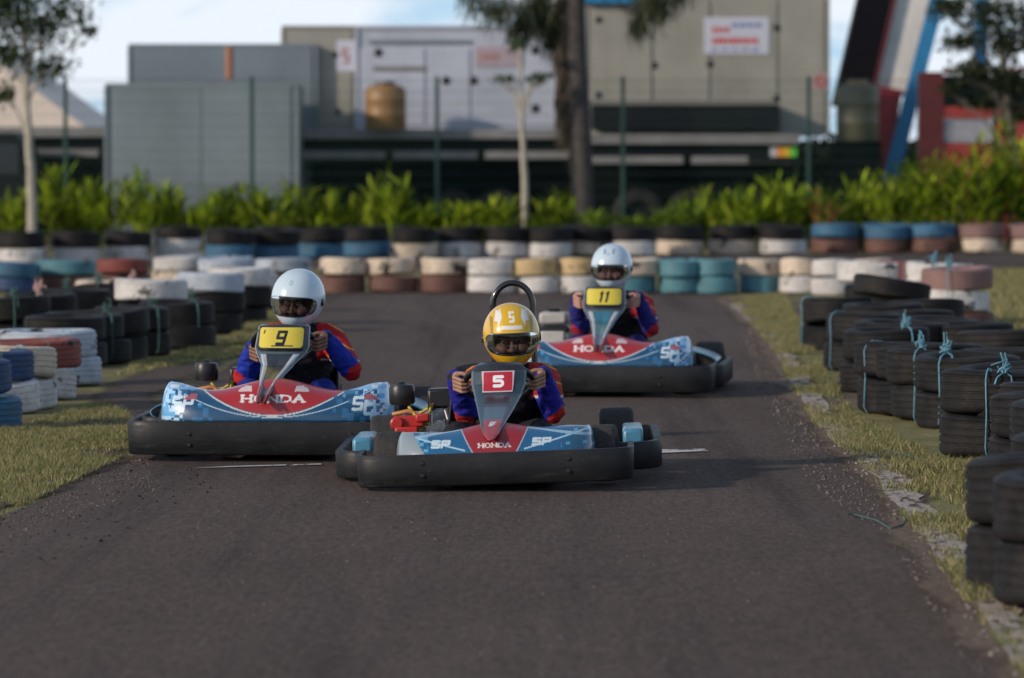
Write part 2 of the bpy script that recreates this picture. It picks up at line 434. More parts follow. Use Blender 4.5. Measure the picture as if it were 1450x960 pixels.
def make_helmet(parent, center, rot, scheme):
    h = bpy.data.objects.new('helmet', None); COL.objects.link(h); h.parent = parent
    h.location = center; h.rotation_euler = rot
    nu, nv = 220, 130
    az = np.linspace(-math.pi, math.pi, nu); el = np.linspace(-R(58), math.pi/2-.001, nv)
    A, E = np.meshgrid(az, el); X, Y, Z = helmet_r(A, E)
    AZ0, EL0, ELH = R(60), R(-9), R(19)
    def colfn(V):
        a, e = A.ravel(), E.ravel(); x, z = V[:, 0], V[:, 2]; y = V[:, 1]
        if scheme == 'yellow':
            C = np.tile(np.array([.66, .39, .006]), (len(V), 1))
            C[z < -.055] = (.56, .33, .008)
            fr = np.cos(a) > -.2
            fl = (np.abs(np.abs(x)-.055-.15*(z-.07)*-1) < .012*(1-np.abs((z-.09)/.035))) & (z > .055) & (z < .125) & (y < 0)
            fl |= (np.abs(np.abs(x)-.068-.2*(z-.07)*-1) < .006) & (z > .075) & (z < .115) & (y < 0)
            C[fl] = (.7, .7, .68)
            c2 = text_mask(x, z, 'S', -.008, .075, .016, .034, 0, .0042) & (y < 0); C[c2] = (.75, .75, .75)
            st = (np.abs(x) < .044) & (z > .044) & (z < .058) & (y < 0); C[st] = (.72, .72, .72)
            gr_ = (np.abs(np.abs(x)-.085) < .005*(1+z*4)) & (z > .0) & (z < .09) & (y < 0); C[gr_] = (.3, .2, .02)
        else:
            C = np.tile(np.array([.50, .62, .70]), (len(V), 1))  # white shell tinted blue, the sky's reflection put into its colour
            b_ = (np.hypot(x+.0, z-.088) < .011) & (np.hypot(x, z-.088) > .004) & (y < 0); C[b_] = (.34, .42, .5)
            if scheme == 'white_marks':
                b_ = (np.abs(np.abs(x-.004)-.026) < .007) & (np.abs(z-.1) < .014) & (y < 0); C[b_] = (.2, .3, .4)
        return C
    o = grid_np('shell', X, Y, Z, [M['vhelmet'], M['black']], h, colfn)
    # cut the visor opening
    import bmesh
    me = o.data; bm = bmesh.new(); bm.from_mesh(me); dele = []
    nuf = nu-1
    for f in bm.faces:
        j, i = divmod(f.index, nuf)
        a = az[i]+(az[1]-az[0])/2; e = el[j]+(el[1]-el[0])/2
        if abs(a/AZ0)**3.2+abs((e-EL0)/ELH)**3.2 < 1: dele.append(f)
    bmesh.ops.delete(bm, geom=dele, context='FACES')
    bmesh.ops.remove_doubles(bm, verts=bm.verts, dist=.0003)
    bmesh.ops.recalc_face_normals(bm, faces=bm.faces)
    bm.to_mesh(me); bm.free()
    s = o.modifiers.new('s', 'SOLIDIFY'); s.thickness = .012; s.offset = -1; s.material_offset = 1; s.material_offset_rim = 1
    # trim round the opening
    def sup(w, ka=1, ke=1):
        c, q = math.cos(w), math.sin(w)
        return (AZ0*ka*math.copysign(abs(c)**.625, c), EL0+ELH*ke*math.copysign(abs(q)**.625, q))
    pts = []
    for k in range(90):
        a, e = sup(2*math.pi*k/90); x, y, z = helmet_r(np.array(a), np.array(e)); pts.append((float(x), float(y), float(z)))
    MB().tube(pts, .0042, 8, closed=True).build('visor_seal', M['black'], h)
    # visor
    W, K = 72, 14
    Vx = np.zeros((K, W)); Vy = Vx.copy(); Vz = Vx.copy()
    for j in range(K):
        for k in range(W):
            a, e = sup(2*math.pi*k/(W-1)); rho = .02+.98*j/(K-1)
            a *= rho*1.07; e = EL0+(e-EL0)*rho*1.08
            x, y, z = helmet_r(np.array(a), np.array(e)); p = Vector((float(x), float(y), float(z))); p = p*(1+.004/p.length)
            Vx[j, k], Vy[j, k], Vz[j, k] = p
    grid_np('visor', Vx, Vy, Vz, [M['visor']], h)
    for sx in (-1, 1):
        m = Matrix.Translation((sx*.122, -.012, -.01)) @ Matrix.Rotation(sx*math.pi/2, 4, 'Y')
        MB().lathe([(0, .006), (.014, .005), (.019, .001), (.02, -.006)], 20, m).build('visor_pivot', M['black'], h)
    # chin vent and lower edge trim
    pts = []
    for k in range(80):
        a = 2*math.pi*k/80; x, y, z = helmet_r(np.array(a-math.pi), np.array(-R(58))); pts.append((float(x), float(y), float(z)))
    MB().tube(pts, .005, 8, closed=True).build('edge_trim', M['black'], h)
    return h

def make_person(label, K, P):
    """P: dict with head, shoulder z, hands, elbows, helmet scheme; K: kart root (same frame)"""
    p = thing('person', K.location, label, 'person', 'kart drivers'); p.rotation_euler = K.rotation_euler
    hx, hy, hz = P['head']
    skin = np.array(P['skin'])
    caps = []
    sh = P['sh']; sy = P['sy']; lean = P.get('lean', 0)
    T = 'torso'
    caps += [((-.08, sy+.1, .13), (.08, sy+.1, .13), .105, .105, T)]
    caps += [((0, sy+.1, .14), (lean*.7, sy+.03, sh-.12), .11, .12, T)]
    for sx in (-1, 1):
        caps += [((sx*.06, sy+.09, .18), (lean+sx*.07, sy+.02, sh-.06), .09, .085, T)]
        caps += [((lean, sy, sh-.02), (lean+sx*.135, sy, sh-.03), .066, .06, T)]
    caps += [((lean, sy, sh), (hx, hy+.03, hz-.09), .052, .048, 'neck')]
    wrists = []
    for k, sx in enumerate((-1, 1)):
        hc, wr = hand_caps(P['hands'][k], sx, P['rim'], P.get('hs', 1)); wrists.append((hc, wr))
        S = (lean+sx*.15, sy, sh-.035); El = P['elbows'][k]
        mid = tuple((S[i]+El[i])/2 for i in range(3))
        caps += [(S, mid, .056, .05, 'upper'), (mid, El, .05, .043, 'upper')]
        ml = tuple(El[i]*.45+wr[i]*.55 for i in range(3))
        caps += [(El, ml, .043, .037, 'fore'), (ml, tuple(wr), .037, .026, 'fore')]
        # legs
        Kn = (sx*.17, -.2, P['knee']); Hp = (sx*.08, sy+.06, .12); An = (sx*.15, -.6, .11)
        caps += [(Hp, Kn, .078, .056, 'leg'), (Kn, An, .056, .036, 'leg'), (An, (sx*.155, -.66, .16), .034, .026, 'shoe'), ((sx*.15, -.6, .1), (sx*.15, -.62, .1), .036, .036, 'shoe')]
    ncl = len(caps)
    body = [(a, b, ra*.9, rb*.9, t) for a, b, ra, rb, t in caps]
    for hc, wr in wrists: body += hc
    # head with face, in helmet frame turned by the helmet rotation
    Rm = Euler(P['hrot']).to_matrix(); C = Vector((hx, hy, hz))
    def hp(x, y, z): return tuple(C + Rm @ Vector((x, y, z-.016)))
    body += [(hp(0, .012, .025), hp(0, .012, .03), .084, .084, 'head'), (hp(0, -.012, .0), hp(0, -.02, -.045), .07, .052, 'head'), (hp(0, .0, -.02), hp(0, .02, -.1), .06, .05, 'head'),
             (hp(0, -.088, -.002), hp(0, -.106, -.036), .0075, .0125, 'head'), (hp(-.011, -.096, -.038), hp(.011, -.096, -.038), .0085, .0085, 'head'),
             (hp(-.05, -.066, -.03), hp(-.036, -.076, -.036), .022, .022, 'head'), (hp(.05, -.066, -.03), hp(.036, -.076, -.036), .022, .022, 'head'),
             (hp(-.042, -.070, .021), hp(.042, -.070, .021), .014, .014, 'head'), (hp(-.016, -.079, -.06), hp(.016, -.079, -.06), .0065, .0065, 'head'),
             (hp(-.032, -.072, -.003), hp(-.032, -.0725, -.003), .0145, .0145, 'head'), (hp(.032, -.072, -.003), hp(.032, -.0725, -.003), .0145, .0145, 'head'),
             (hp(-.08, .0, -.02), hp(-.083, .01, .0), .011, .013, 'head'), (hp(.08, .0, -.02), hp(.083, .01, .0), .011, .013, 'head')]
    Ri = np.array(Rm.inverted())
    def skincol(V, idx, cp):
        Cc = np.tile(skin, (len(V), 1)).astype(float)
        L = (V-np.array(C)) @ Ri.T + np.array([0, 0, .016])
        x, y, z = L.T; fr = y < -.04
        for sx in (-1, 1):
            d = np.hypot((x-sx*.032)/.0165, (z+.003)/.0068); e = fr & (d < 1)
            Cc[fr & (d < 1.35)] = skin*.35
            Cc[e] = (.26, .23, .21)
            Cc[fr & (np.hypot(x-sx*.032+.003, z+.003) < .0068)] = (.02, .012, .01)
            br = fr & (np.abs(x-sx*.033) < .023) & (np.abs(z-.018-.06*(.023-np.abs(x-sx*.033))) < .0038); Cc[br] = (.02, .013, .01)
        lip = fr & (np.hypot(x/.024, (z+.062)/.009) < 1); Cc[lip] = skin*np.array([1.0, .6, .6])
        cheek = fr & (np.hypot(np.abs(x)-.045, z+.035) < .02); Cc[cheek] = skin*np.array([1.08, .92, .9])
        hair = (np.hypot(x, z-.02) > .07) & (L[:, 2] > .035) & (np.linalg.norm(L, axis=1) < .14); Cc[hair] = (.015, .01, .008)
        return Cc
    caps_mesh('body', body, 0, .0034, p, [M['vskin']], skincol, 2)
    def suitcol(V, idx, cp):
        Cc = np.zeros((len(V), 3)); tags = np.array([c[4] for c in cp])[idx]
        Cc[:] = (.012, .012, .016)
        blue = np.array(P.get('blue', (.012, .03, .30))); red = np.array(P.get('red', (.38, .012, .016)))
        x, y, z = V.T
        up = (tags == 'upper'); fo = tags == 'fore'; to = tags == 'torso'
        Cc[fo] = blue
        Cc[up] = blue
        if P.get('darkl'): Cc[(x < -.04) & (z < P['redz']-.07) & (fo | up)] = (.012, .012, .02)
        top = (z > P['redz']) & (np.abs(x-lean) > .085) & (up | to); Cc[top] = red
        st = top & (np.abs(((z*1.0+np.abs(x)*.55) % .05)-.025) < .0032) & (np.abs(x-lean) > .13); Cc[st] = (.5, .27, .05)
        wh = (up | to) & (np.abs(z-P['redz']) < .004) & (np.abs(x-lean) > .1); Cc[wh] = (.55, .55, .6)
        for k, sx in enumerate((-1, 1)):
            El = np.array(P['elbows'][k]); d = np.linalg.norm(V-El-np.array([sx*.02, -.01, -.015]), axis=1)
            Cc[(up | fo) & (d < .052)] = red
        cuff = np.zeros(len(V), bool)
        for hc, wr in wrists: cuff |= np.linalg.norm(V-np.array(wr), axis=1) < .034
        Cc[cuff] = (.015, .015, .02)
        inner = (np.abs(x-lean) < .085) & to; Cc[inner] = (.012, .012, .016)
        leg = (tags == 'leg'); Cc[leg] = P.get('legc', tuple(blue*.6))
        return Cc
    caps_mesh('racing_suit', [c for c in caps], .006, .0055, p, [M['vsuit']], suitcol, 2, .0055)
    make_helmet(p, P['head'], P['hrot'], P['scheme'])
    return p

# ------------------------------------------------------------------ karts
def superpath(hw, yf, yr, n=60, e=.42, yc=None):
    """plan path from left rear round the front to right rear"""
    pts = []; yc = yf+.34 if yc is None else yc
    pts.append((-hw, yr))
    for k in range(n+1):
        w = math.pi*k/n
        c, s = math.cos(w), math.sin(w)
        pts.append((-hw*math.copysign(abs(c)**e, c), yc-(yc-yf)*abs(s)**e))
    pts.append((hw, yr)); return pts

def wheel(parent, x, y, r, w, steer=0):
    e = bpy.data.objects.new('wheel', None); COL.objects.link(e); e.parent = parent
    e.location = (x, y, r+.002); e.rotation_euler = (0, 0, steer)
    m = Matrix.Rotation(math.pi/2, 4, 'Y')
    h = w/2; ri = r*.52
    pr = [(ri, -h*.8), (ri+.01, -h*.95), (r*.8, -h), (r*.94, -h*.93), (r*.99, -h*.78), (r, -h*.5), (r, 0), (r, h*.5), (r*.99, h*.78), (r*.94, h*.93), (r*.8, h), (ri+.01, h*.95), (ri, h*.8)]
    MB().lathe(pr, 40, m).build('tyre', M['rubber'], e)
    rim = [(.02, -h*.3), (.022, h*.45), (.035, h*.45), (.04, h*.1), (ri*.7, h*.05), (ri*.9, h*.55), (ri*1.03, h*.82), (ri*1.03, h*.7), (ri*.85, h*.3), (ri*.8, -h*.6), (ri*1.03, -h*.8)]
    MB().lathe(rim, 28, m).build('rim', M['alu'], e)
    return e

def paint_pod_big(V):
    x, z = V[:, 0], V[:, 2]
    C = np.tile(np.array([.008, .068, .16]), (len(V), 1))
    zl = .212+1.15*x*x*(1-.9*x*x)          # lower border of the red field
    red = (z > zl) & (np.abs(x) < .33)
    line1 = np.abs(z-zl+.006) < .0032
    zl2 = .200+.62*x*x
    line2 = (np.abs(z-zl2+.001) < .0022) & (np.abs(x) < .47)
    C[line2] = (.45, .6, .68); C[line1 & (np.abs(x) < .36)] = (.6, .62, .65); C[red] = (.36, .018, .022)
    ax = np.abs(x)
    # light blocks at the ends
    cell = hash2(np.floor(x/.014), np.floor(z/.013)); cell2 = hash2(np.floor(x/.026)+9, np.floor(z/.02))
    e = (ax > .27) & ~red & (cell2 < .30); C[e] = (.02, .13, .28)
    e = (ax > .31) & ~red & (cell < .10) & (z > .25); C[e] = (.10, .32, .55)
    e = (ax > .40) & (cell < (ax-.37)*6.5); C[e] = (.38, .62, .85)
    e = (ax > .43) & (cell2 < (ax-.40)*4.2); C[e] = (.10, .36, .66)
    top = (ax > .30) & (z > .315+.02*(ax-.3)) & (cell2 < .9); C[top] = (.20, .44, .72)
    top2 = (ax > .34) & (z > .325) & (cell < .3); C[top2] = (.6, .68, .75)
    for sx in (-1, 1):
        x0 = .36 if sx > 0 else -.455
        m = text_mask(x, z, 'SP', x0, .235, .036, .05, .016, .0065, .12)
        C[m] = (.55, .66, .74)
        m = text_mask(x, z, ['wing'], x0+.055, .275, .05, .022, 0, .0035, .1, mirror=sx > 0); C[m] = (.38, .1, .12)
    m = text_mask(x, z, 'HONDA', -.137, .268, .041, .027, .0175, .0058, 0, True) & red; C[m] = (.68, .68, .68)
    for sx in (-1, 1):
        m = text_mask(x, z, ['wing'], -.155 if sx < 0 else .1, .312, .055, .020, 0, .0038, .2*sx, mirror=sx > 0); C[m & red] = (.6, .5, .5)
    return C
def paint_pod_small(V):
    x, z = V[:, 0], V[:, 2]
    C = np.tile(np.array([.012, .105, .24]), (len(V), 1)); ax = np.abs(x)
    q_ = hash2(np.floor(x/.017), np.floor(z/.012)); C[ax > .30] = (.02, .11, .20); C[(ax > .27) & (q_ < .22)] = (.10, .33, .5)
    sw = (np.abs(z-(.165+.26*(ax-.1))) < .003) & (ax > .12); C[sw] = (.4, .58, .66)
    sw = (np.abs(z-(.255-.14*(ax-.1))) < .0025+.03*np.clip(ax-.2, 0, .1)) & (ax > .14) & (ax < .42); C[sw] = (.28, .46, .56)
    wr_ = np.clip(.092+(z-.17)*.52, .06, .16)
    C[ax < wr_+.005] = (.35, .42, .48); C[ax < wr_] = (.27, .014, .022)
    C[x < -.31-.6*(z-.2)] = (.22, .27, .30)
    m = text_mask(x, z, 'HONDA', -.064, .181, .0185, .0145, .0085, .003, 0, True); C[m] = (.66, .64, .64)
    for x0 in (.155, -.255):
        m = text_mask(x, z, 'SP', x0, .186, .028, .022, .012, .0048, .2); C[m] = (.5, .62, .68)
    return C

def nose_pod(parent, hw, L, yc, z0, ztop, paint, nu=520, nv=90):
    u0 = np.linspace(-1, 1, nu); u0 = .8*u0+.2*np.sin(u0*math.pi/2)
    a = np.arcsin(np.clip(np.sign(u0)*u0**2, -1, 1))
    v = np.linspace(0, 1, nv)
    A, Vv = np.meshgrid(a, v)
    ex = .5
    sx = np.sign(np.sin(A))*np.abs(np.sin(A))**ex; cx = np.abs(np.cos(A))**ex
    t = np.minimum(Vv/.8, 1); back = np.clip((Vv-.8)/.2, 0, 1)
    k = 1-np.cos(t*math.pi/2)
    X = hw*sx*(1-.07*k-.05*back)
    Y = yc-L*cx*(1-.55*k-.35*back)
    zt = ztop(X)
    Z = z0+(zt-z0)*np.sin(t*math.pi/2)**.85 - back*.012
    return grid_np('nose_pod', X, Y, Z, [M['vpaint']], parent, paint, .006)

def front_panel(parent, kind, loc, yaw):
    e = bpy.data.objects.new('steering_fairing', None); COL.objects.link(e); e.parent = parent; e.location = loc; e.rotation_euler = (0, 0, yaw)
    nv, nu = 220, 150
    T, S = np.meshgrid(np.linspace(0, 1, nv), np.linspace(-1, 1, nu), indexing='ij')
    if kind == 'big':
        # t=0 top edge, 1 tip (0.40 m below)
        H = loc[2]-.272
        ts = [0, .03, .32, .40, .55, .74, .90, 1]; ws = [.104, .120, .126, .116, .076, .044, .030, .020]
        ys = [.05, .035, -.02, -.04, -.13, -.37, -.50, -.54]
    else:
        H = .285
        ts = [0, .04, .14, .3, .45, .6, .8, .93, 1]; ws = [.078, .1, .115, .114, .1, .08, .05, .032, .015]
        ys = [.05, .03, .015, -.01, -.06, -.18, -.385, -.475, -.505]
    hwid = np.interp(T, ts, ws); hy = np.interp(T, ts, ys)
    X = S*hwid; Z = -T*H; depth = .09 if kind == 'big' else .06
    bul = np.abs(S)**3.0
    Y = hy + bul*depth*(.75*(1-T)+.12)
    if kind == 'big':
        # raised ribs along the two edges of the V
        rib = np.exp(-((np.abs(S)-.72)/.13)**2)*np.clip((T-.38)*8, 0, 1)
        Y = Y - .018*rib
        Y = Y + .02*np.clip(1-np.abs(S)/.5, 0, 1)*np.clip((T-.40)*6, 0, 1)
    def colf(Vv):
        s, t = S.ravel(), T.ravel(); x, z = Vv[:, 0], Vv[:, 2]
        if kind == 'big':
            C = np.tile(np.array([.02, .026, .032]), (len(Vv), 1))
            low = t > .40; side = np.abs(s)
            C[low & (side < .5)] = P5['centre']
            C[low & (side > .55) & (side < .88)] = (.42, .47, .52)
            C[low & (side > .80) & (side < .88)] = (.05, .07, .09)
            C[(side > .965)] = (.3, .34, .38)
            C[(t > .375) & (t < .41) & (side < .93)] = (.07, .1, .12)
            C[(t > .9)] = (.05, .05, .06)
            C[low & (t > .8) & (side > .4) & (side < .75)] = (.4, .08, .08)
        else:
            C = np.tile(np.array([.03, .055, .075]), (len(Vv), 1)); ax = np.abs(x)
            C[np.abs(s) > .93] = (.09, .14, .17)
            C[t < .12] = (.012, .014, .018)
            slot = (ax < .043) & (np.abs(t-.52) < .028); C[slot] = (.004, .004, .005)
            rim = (ax < .052) & (np.abs(t-.52) < .042) & ~slot; C[rim] = (.012, .02, .028)
            tri = (t > .6) & (ax < .045*(1-(t-.6)*1.3)+.004); C[tri] = (.05, .12, .17)
            C[tri & (t > .75)] = (.30, .05, .06)
            C[text_mask(x, z, 'SF', -.012, -.235, .008, .011, .004, .0024, .5)] = (.5, .56, .6)
        return C
    grid_np('panel', X, Y, Z, [M['vpaint']], e, colf, -.012)
    # number plate
    if kind == 'big':
        n = 110; u, w = np.meshgrid(np.linspace(-1, 1, n*2), np.linspace(-1, 1, n), indexing='xy')
        x = u*.108; zc = -.058; z = zc+w*.052
        tt = -z/H; y = np.interp(tt, ts, ys)-.012+ (np.abs(x/.126)**3.0)*.05
        r = .022
        def cp(Vv):
            xx, zz = Vv[:, 0], Vv[:, 2]-zc
            dx = np.abs(xx)-(.108-r); dz = np.abs(zz)-(.052-r)
            d = np.where((dx > 0) & (dz > 0), np.hypot(dx, dz)-r, np.maximum(dx, dz)-r)
            C = np.tile(np.array([.62, .50, .05]), (len(Vv), 1)); C[d > -.006] = (.008, .008, .01)
            C[text_mask(xx, zz, P5['num'], P5['nx'], -.028, P5['nw'], .054, .012, .0068, .22)] = (.01, .01, .012)
            if P5['num'] == '9':
                C[text_mask(xx, zz, 'I', -.085, .02, .01, .012, 0, .0035, .3)] = (.01, .01, .012)
                C[(np.abs(zz+.037) < .003) & (np.abs(xx-.01) < .05)] = (.02, .02, .02)
            return C
    else:
        n = 100; u, w = np.meshgrid(np.linspace(-1, 1, int(n*1.5)), np.linspace(-1, 1, n), indexing='xy')
        x = u*.066; zc = -.075; z = zc+w*.042
        x = x*(1+.05*w)
        tt = -z/H; y = np.interp(tt, ts, ys)-.007+(np.abs(x/.115)**3)*.03
        def cp(Vv):
            xx, zz = Vv[:, 0], Vv[:, 2]-zc; r = .01
            dx = np.abs(xx)-(.064-r); dz = np.abs(zz)-(.042-r)
            d = np.where((dx > 0) & (dz > 0), np.hypot(dx, dz)-r, np.maximum(dx, dz)-r)
            C = np.tile(np.array([.42, .015, .03]), (len(Vv), 1)); C[d > -.0035] = (.55, .45, .48)
            C[text_mask(xx, zz, '5', -.015, -.018, .034, .036, 0, .0062, 0)] = (.78, .78, .8)
            return C
    grid_np('number_plate', x, y, z, [M['vpaint']], e, cp, .003)
    return e

def engine(parent, loc, kind):
    e = bpy.data.objects.new('engine', None); COL.objects.link(e); e.parent = parent; e.location = loc
    b = MB(); b.box((0, 0, .1), (.15, .17, .13))
    for k in range(6): b.box((0, -.01, .175+k*.011), (.13, .13, .005))
    b.tube([(0, -.09, .1), (0, -.12, .1)], .04, 18)
    b.build('engine_block', M['alu'], e, bevel=.006)
    if kind != 'beige':
        b = MB(); b.lathe([(0, .0), (.05, 0), (.056, .01), (.056, .07), (.05, .083), (.02, .088), (.012, .098), (0, .098)], 26, Matrix.Translation((-.06, -.04, .27)))
        b.build('air_filter', M['black'], e)
        MB().box((.105, -.01, .29), (.11, .12, .085)).build('fuel_tank', M['black'], e, bevel=.012)
        b = MB(); b.tube([(-.03, -.09, .26), (.0, -.12, .22), (.05, -.11, .25), (.07, -.08, .27), (.05, -.1, .2), (.01, -.13, .15)], .007, 8)
        b.tube([(.02, -.1, .24), (.05, -.13, .19), (.09, -.12, .14), (.1, -.1, .08)], .005, 8)
        b.build('hose', M['yellowhose'], e)
        b = MB(); b.tube([(-.1, -.08, .23), (-.03, -.11, .245), (.02, -.1, .22)], .009, 8); b.tube([(-.09, -.1, .2), (-.02, -.12, .21)], .006, 8)
        b.build('exhaust_pipe', M['orangehose'], e)
        b = MB(); b.box((-.03, -.13, .20), (.13, .06, .05)); b.tube([(-.08, -.12, .195), (-.08, -.18, .195)], .03, 14); b.box((.03, -.15, .215), (.06, .05, .035)); b.box((-.04, -.17, .155), (.1, .03, .05))
        b.build('starter_cover', M['redpaint'], e, bevel=.008)
        b = MB(); b.tube([(.10, -.12, .17), (.10, -.17, .17)], .03, 18); b.tube([(.06, -.17, .15), (.15, -.18, .14)], .014, 12); b.box((.06, -.14, .16), (.03, .05, .04)); b.tube([(.13, -.12, .24), (.15, -.16, .17)], .012, 10); b.tube([(.12, -.1, .2), (.14, -.13, .12)], .009, 8)
        b.build('carburettor', M['steel'], e)
    else:
        b = MB(); b.box((.0, -.02, .27), (.17, .18, .075)); b.build('engine_cover', M['beigecover'], e, bevel=.02)
        b = MB(); b.box((.0, -.02, .205), (.19, .19, .035)); b.box((0, -.02, .32), (.08, .08, .02)); b.build('fuel_tank', M['black'], e, bevel=.01)
        b = MB(); b.box((-.0, -.12, .15), (.15, .05, .09)); b.build('starter_cover', M['beigecover'], e, bevel=.012)
    return e

P5 = {}
def make_kart(label, loc, yaw, roll, kind, num, group='racing karts on the track', steer=0, fair=(0, 0, 0), fyaw=0, centre=(.03, .12, .2), eng='black', hoop=False):
    P5.update(num=num, centre=centre, nw=.034 if num == '9' else .03, nx=-.02 if num == '9' else -.04)
    if num == '11': P5.update(nw=.022, nx=-.03)
    K = thing('racing_kart', loc, label, 'go-kart', group); K.rotation_euler = (0, roll, yaw)
    big = kind == 'big'
    hw = .655 if big else .565
    z0, z1 = (.035, .185) if big else (.035, .166)
    # front bumper
    b = MB(); b.band(superpath(hw, -.95, -.5, e=.34, yc=-.70), z0, z1, .026, .006)
    b.build('front_bumper', M['bumper'], K)
    for x in ((-.36, .36) if big else (-.29, .3)):
        for zz in (.08, .13):
            MB().lathe([(0, .006), (.008, .005), (.011, 0)], 12, Matrix.Translation((x, -.946, zz)) @ Matrix.Rotation(math.pi/2, 4, 'X')).build('bolt', M['black'], K)
    # rear and side bumper
    ho = .69 if big else .685
    pth = [(x, -y+.1) for x, y in superpath(ho, -.76, .34, e=.3, yc=-.5)]
    pth = [(ho-.20, -.40), (ho-.10, -.405), (ho-.04, -.37), (ho-.008, -.30)] + pth[::-1] + [(-ho+.008, -.30), (-ho+.04, -.37), (-ho+.1, -.405), (-ho+.20, -.40)]
    P = [Vector((p[0], p[1], 0)) for p in pth]
    b = MB(); b.band([(p.x, p.y) for p in P], z0+.005, z1-.012, .035)
    b.build('rear_bumper', M['bumper'], K)
    # frame
    b = MB()
    for sx in (-1, 1):
        b.tube([(sx*.2, -.85, .07), (sx*.24, -.5, .06), (sx*.33, -.2, .06), (sx*.33, .5, .07), (sx*.28, .62, .1)], .015, 10)
        b.tube([(sx*.33, -.1, .06), (sx*.55, -.08, .09), (sx*.62, 0, .09)], .012, 8); b.tube([(sx*.33, .35, .06), (sx*.6, .36, .09)], .012, 8)
    b.tube([(-.24, -.5, .06), (.24, -.5, .06)], .015, 10); b.tube([(-.33, .1, .06), (.33, .1, .06)], .015, 10); b.tube([(-.33, .45, .06), (.33, .45, .06)], .015, 10)
    b.tube([(-.45, -.45, .13), (.45, -.45, .13)], .014, 10)
    b.build('frame', M['steel'], K)
    MB().box((0, -.42, .045), (.5, .75, .006)).build('floor_tray', M['alu'], K)
    # wheels
    fx = .47 if big else .44
    rr = .135 if big else .124; rf = .125 if big else .118
    wheel(K, -fx, -.5, rf, .115, steer); wheel(K, fx, -.5, rf, .115, steer)
    rx = .56 if big else .50
    wheel(K, -rx, .52, rr, .17 if big else .15); wheel(K, rx, .52, rr, .17 if big else .15)
    MB().tube([(-rx+.05, .52, rr), (rx-.05, .52, rr)], .02, 12).build('rear_axle', M['steel'], K)
    # nose and side pods
    if big:
        def zt(X): a = np.abs(X); return .30+.066*np.exp(-(a/.20)**2)+.045*np.exp(-((a-.47)/.12)**2)
        nose_pod(K, .525, .33, -.52, .18, zt, paint_pod_big)
        for sx in (-1, 1):
            b = MB(); b.grid(lambda u, v: (sx*(.40+.24*math.sin(v*math.pi)**.7*(1-.0*u)), -.15+.5*u, .1+.16*v), [i/12 for i in range(13)], [i/10 for i in range(11)])
            b.build('side_pod', mat_sidepod, K, solid=.006)
    else:
        def zt(X): a = np.abs(X); return .232+.042*np.exp(-(a/.15)**2)+.018*np.exp(-((X-.3)/.12)**2)+.010*np.exp(-((X+.34)/.09)**2)
        nose_pod(K, .41, .30, -.56, .10, zt, paint_pod_small)
        for sx in (-1, 1):
            b = MB(); b.box((sx*.565, -.1, .155), (.085, .46, .10)); b.build('side_pod', mat_sidepod, K, bevel=.014)
    # seat
    sw, sz = (.225, .45) if big else (.225, .45)
    def seatf(u, v):
        a = (u-.5)*math.pi*.98
        if v < .45:
            t = v/.45; y = -.08+.32*t; zb = .07+.03*(t*2-1)**2; hgt = .1+.12*t
        else:
            t = (v-.45)/.55; y = .24+.16*t; zb = .08+(sz-.08)*t; hgt = 0
        if v < .45: return (sw*math.sin(a), y, zb+hgt*(1-math.cos(a)))
        wv = sw*(1-.12*t)
        return (wv*math.sin(a), y-.17*(1-math.cos(a))*(1-.35*t), zb+.12*(1-t)*(1-math.cos(a)) + .02*math.cos(a))
    b = MB(); b.grid(seatf, [i/24 for i in range(25)], [i/24 for i in range(25)])
    b.build('seat', M['seat'], K, solid=.008)
    # steering wheel
    wc = Vector((fair[0], fair[1]+.175, fair[2]-.092))
    tl = R(-38)
    m = Matrix.Translation(wc) @ Matrix.Rotation(tl, 4, 'X')
    sw_ = bpy.data.objects.new('steering_wheel', None); COL.objects.link(sw_); sw_.parent = K
    pts = [m @ Vector((.145*math.cos(t), .145*math.sin(t)*.9, 0)) for t in [2*math.pi*k/48 for k in range(48)]]
    MB().tube(pts, .0135, 12, closed=True).build('rim', M['black'], sw_)
    b = MB()
    for t in (0.15, math.pi-.15, -math.pi/2): b.tube([m @ Vector((0, 0, 0)), m @ Vector((.14*math.cos(t), .126*math.sin(t), 0))], .008, 8)
    b.lathe([(0, .012), (.03, .012), (.035, 0), (.03, -.012), (0, -.012)], 20, m)
    b.build('spokes', M['alu'], sw_)
    MB().tube([tuple(wc), (fair[0]*.5, -.62, .1)], .011, 10).build('steering_column', M['steel'], K)
    front_panel(K, kind, fair, fyaw)
    engine(K, (-.36, .28, .04 if eng == 'black' else .15), eng)
    # pedals
    for sx in (-1, 1):
        b = MB(); b.tube([(sx*.15, -.72, .06), (sx*.15, -.75, .2), (sx*.11, -.75, .2)], .007, 8); b.build('pedal', M['steel'], K)
    if hoop:
        pts = [(-.022, .5, .3)] + [(.065-.087*math.cos(t), .5, .71+.1*math.sin(t)) for t in [math.pi*k/18 for k in range(19)]] + [(.152, .5, .3)]
        b = MB(); b.tube(pts, .0135, 12); b.tube([(-.02, .5, .31), (.15, .5, .31)], .011, 10); b.tube([(0, .5, .31), (0, .46, .1)], .011, 10)
        b.build('roll_hoop', M['blackgloss'], K)
    return K
mat_sidepod = mat('side_pod_plastic', (.06, .22, .34), .35, coat=.3, var=.15, dirt=.3)

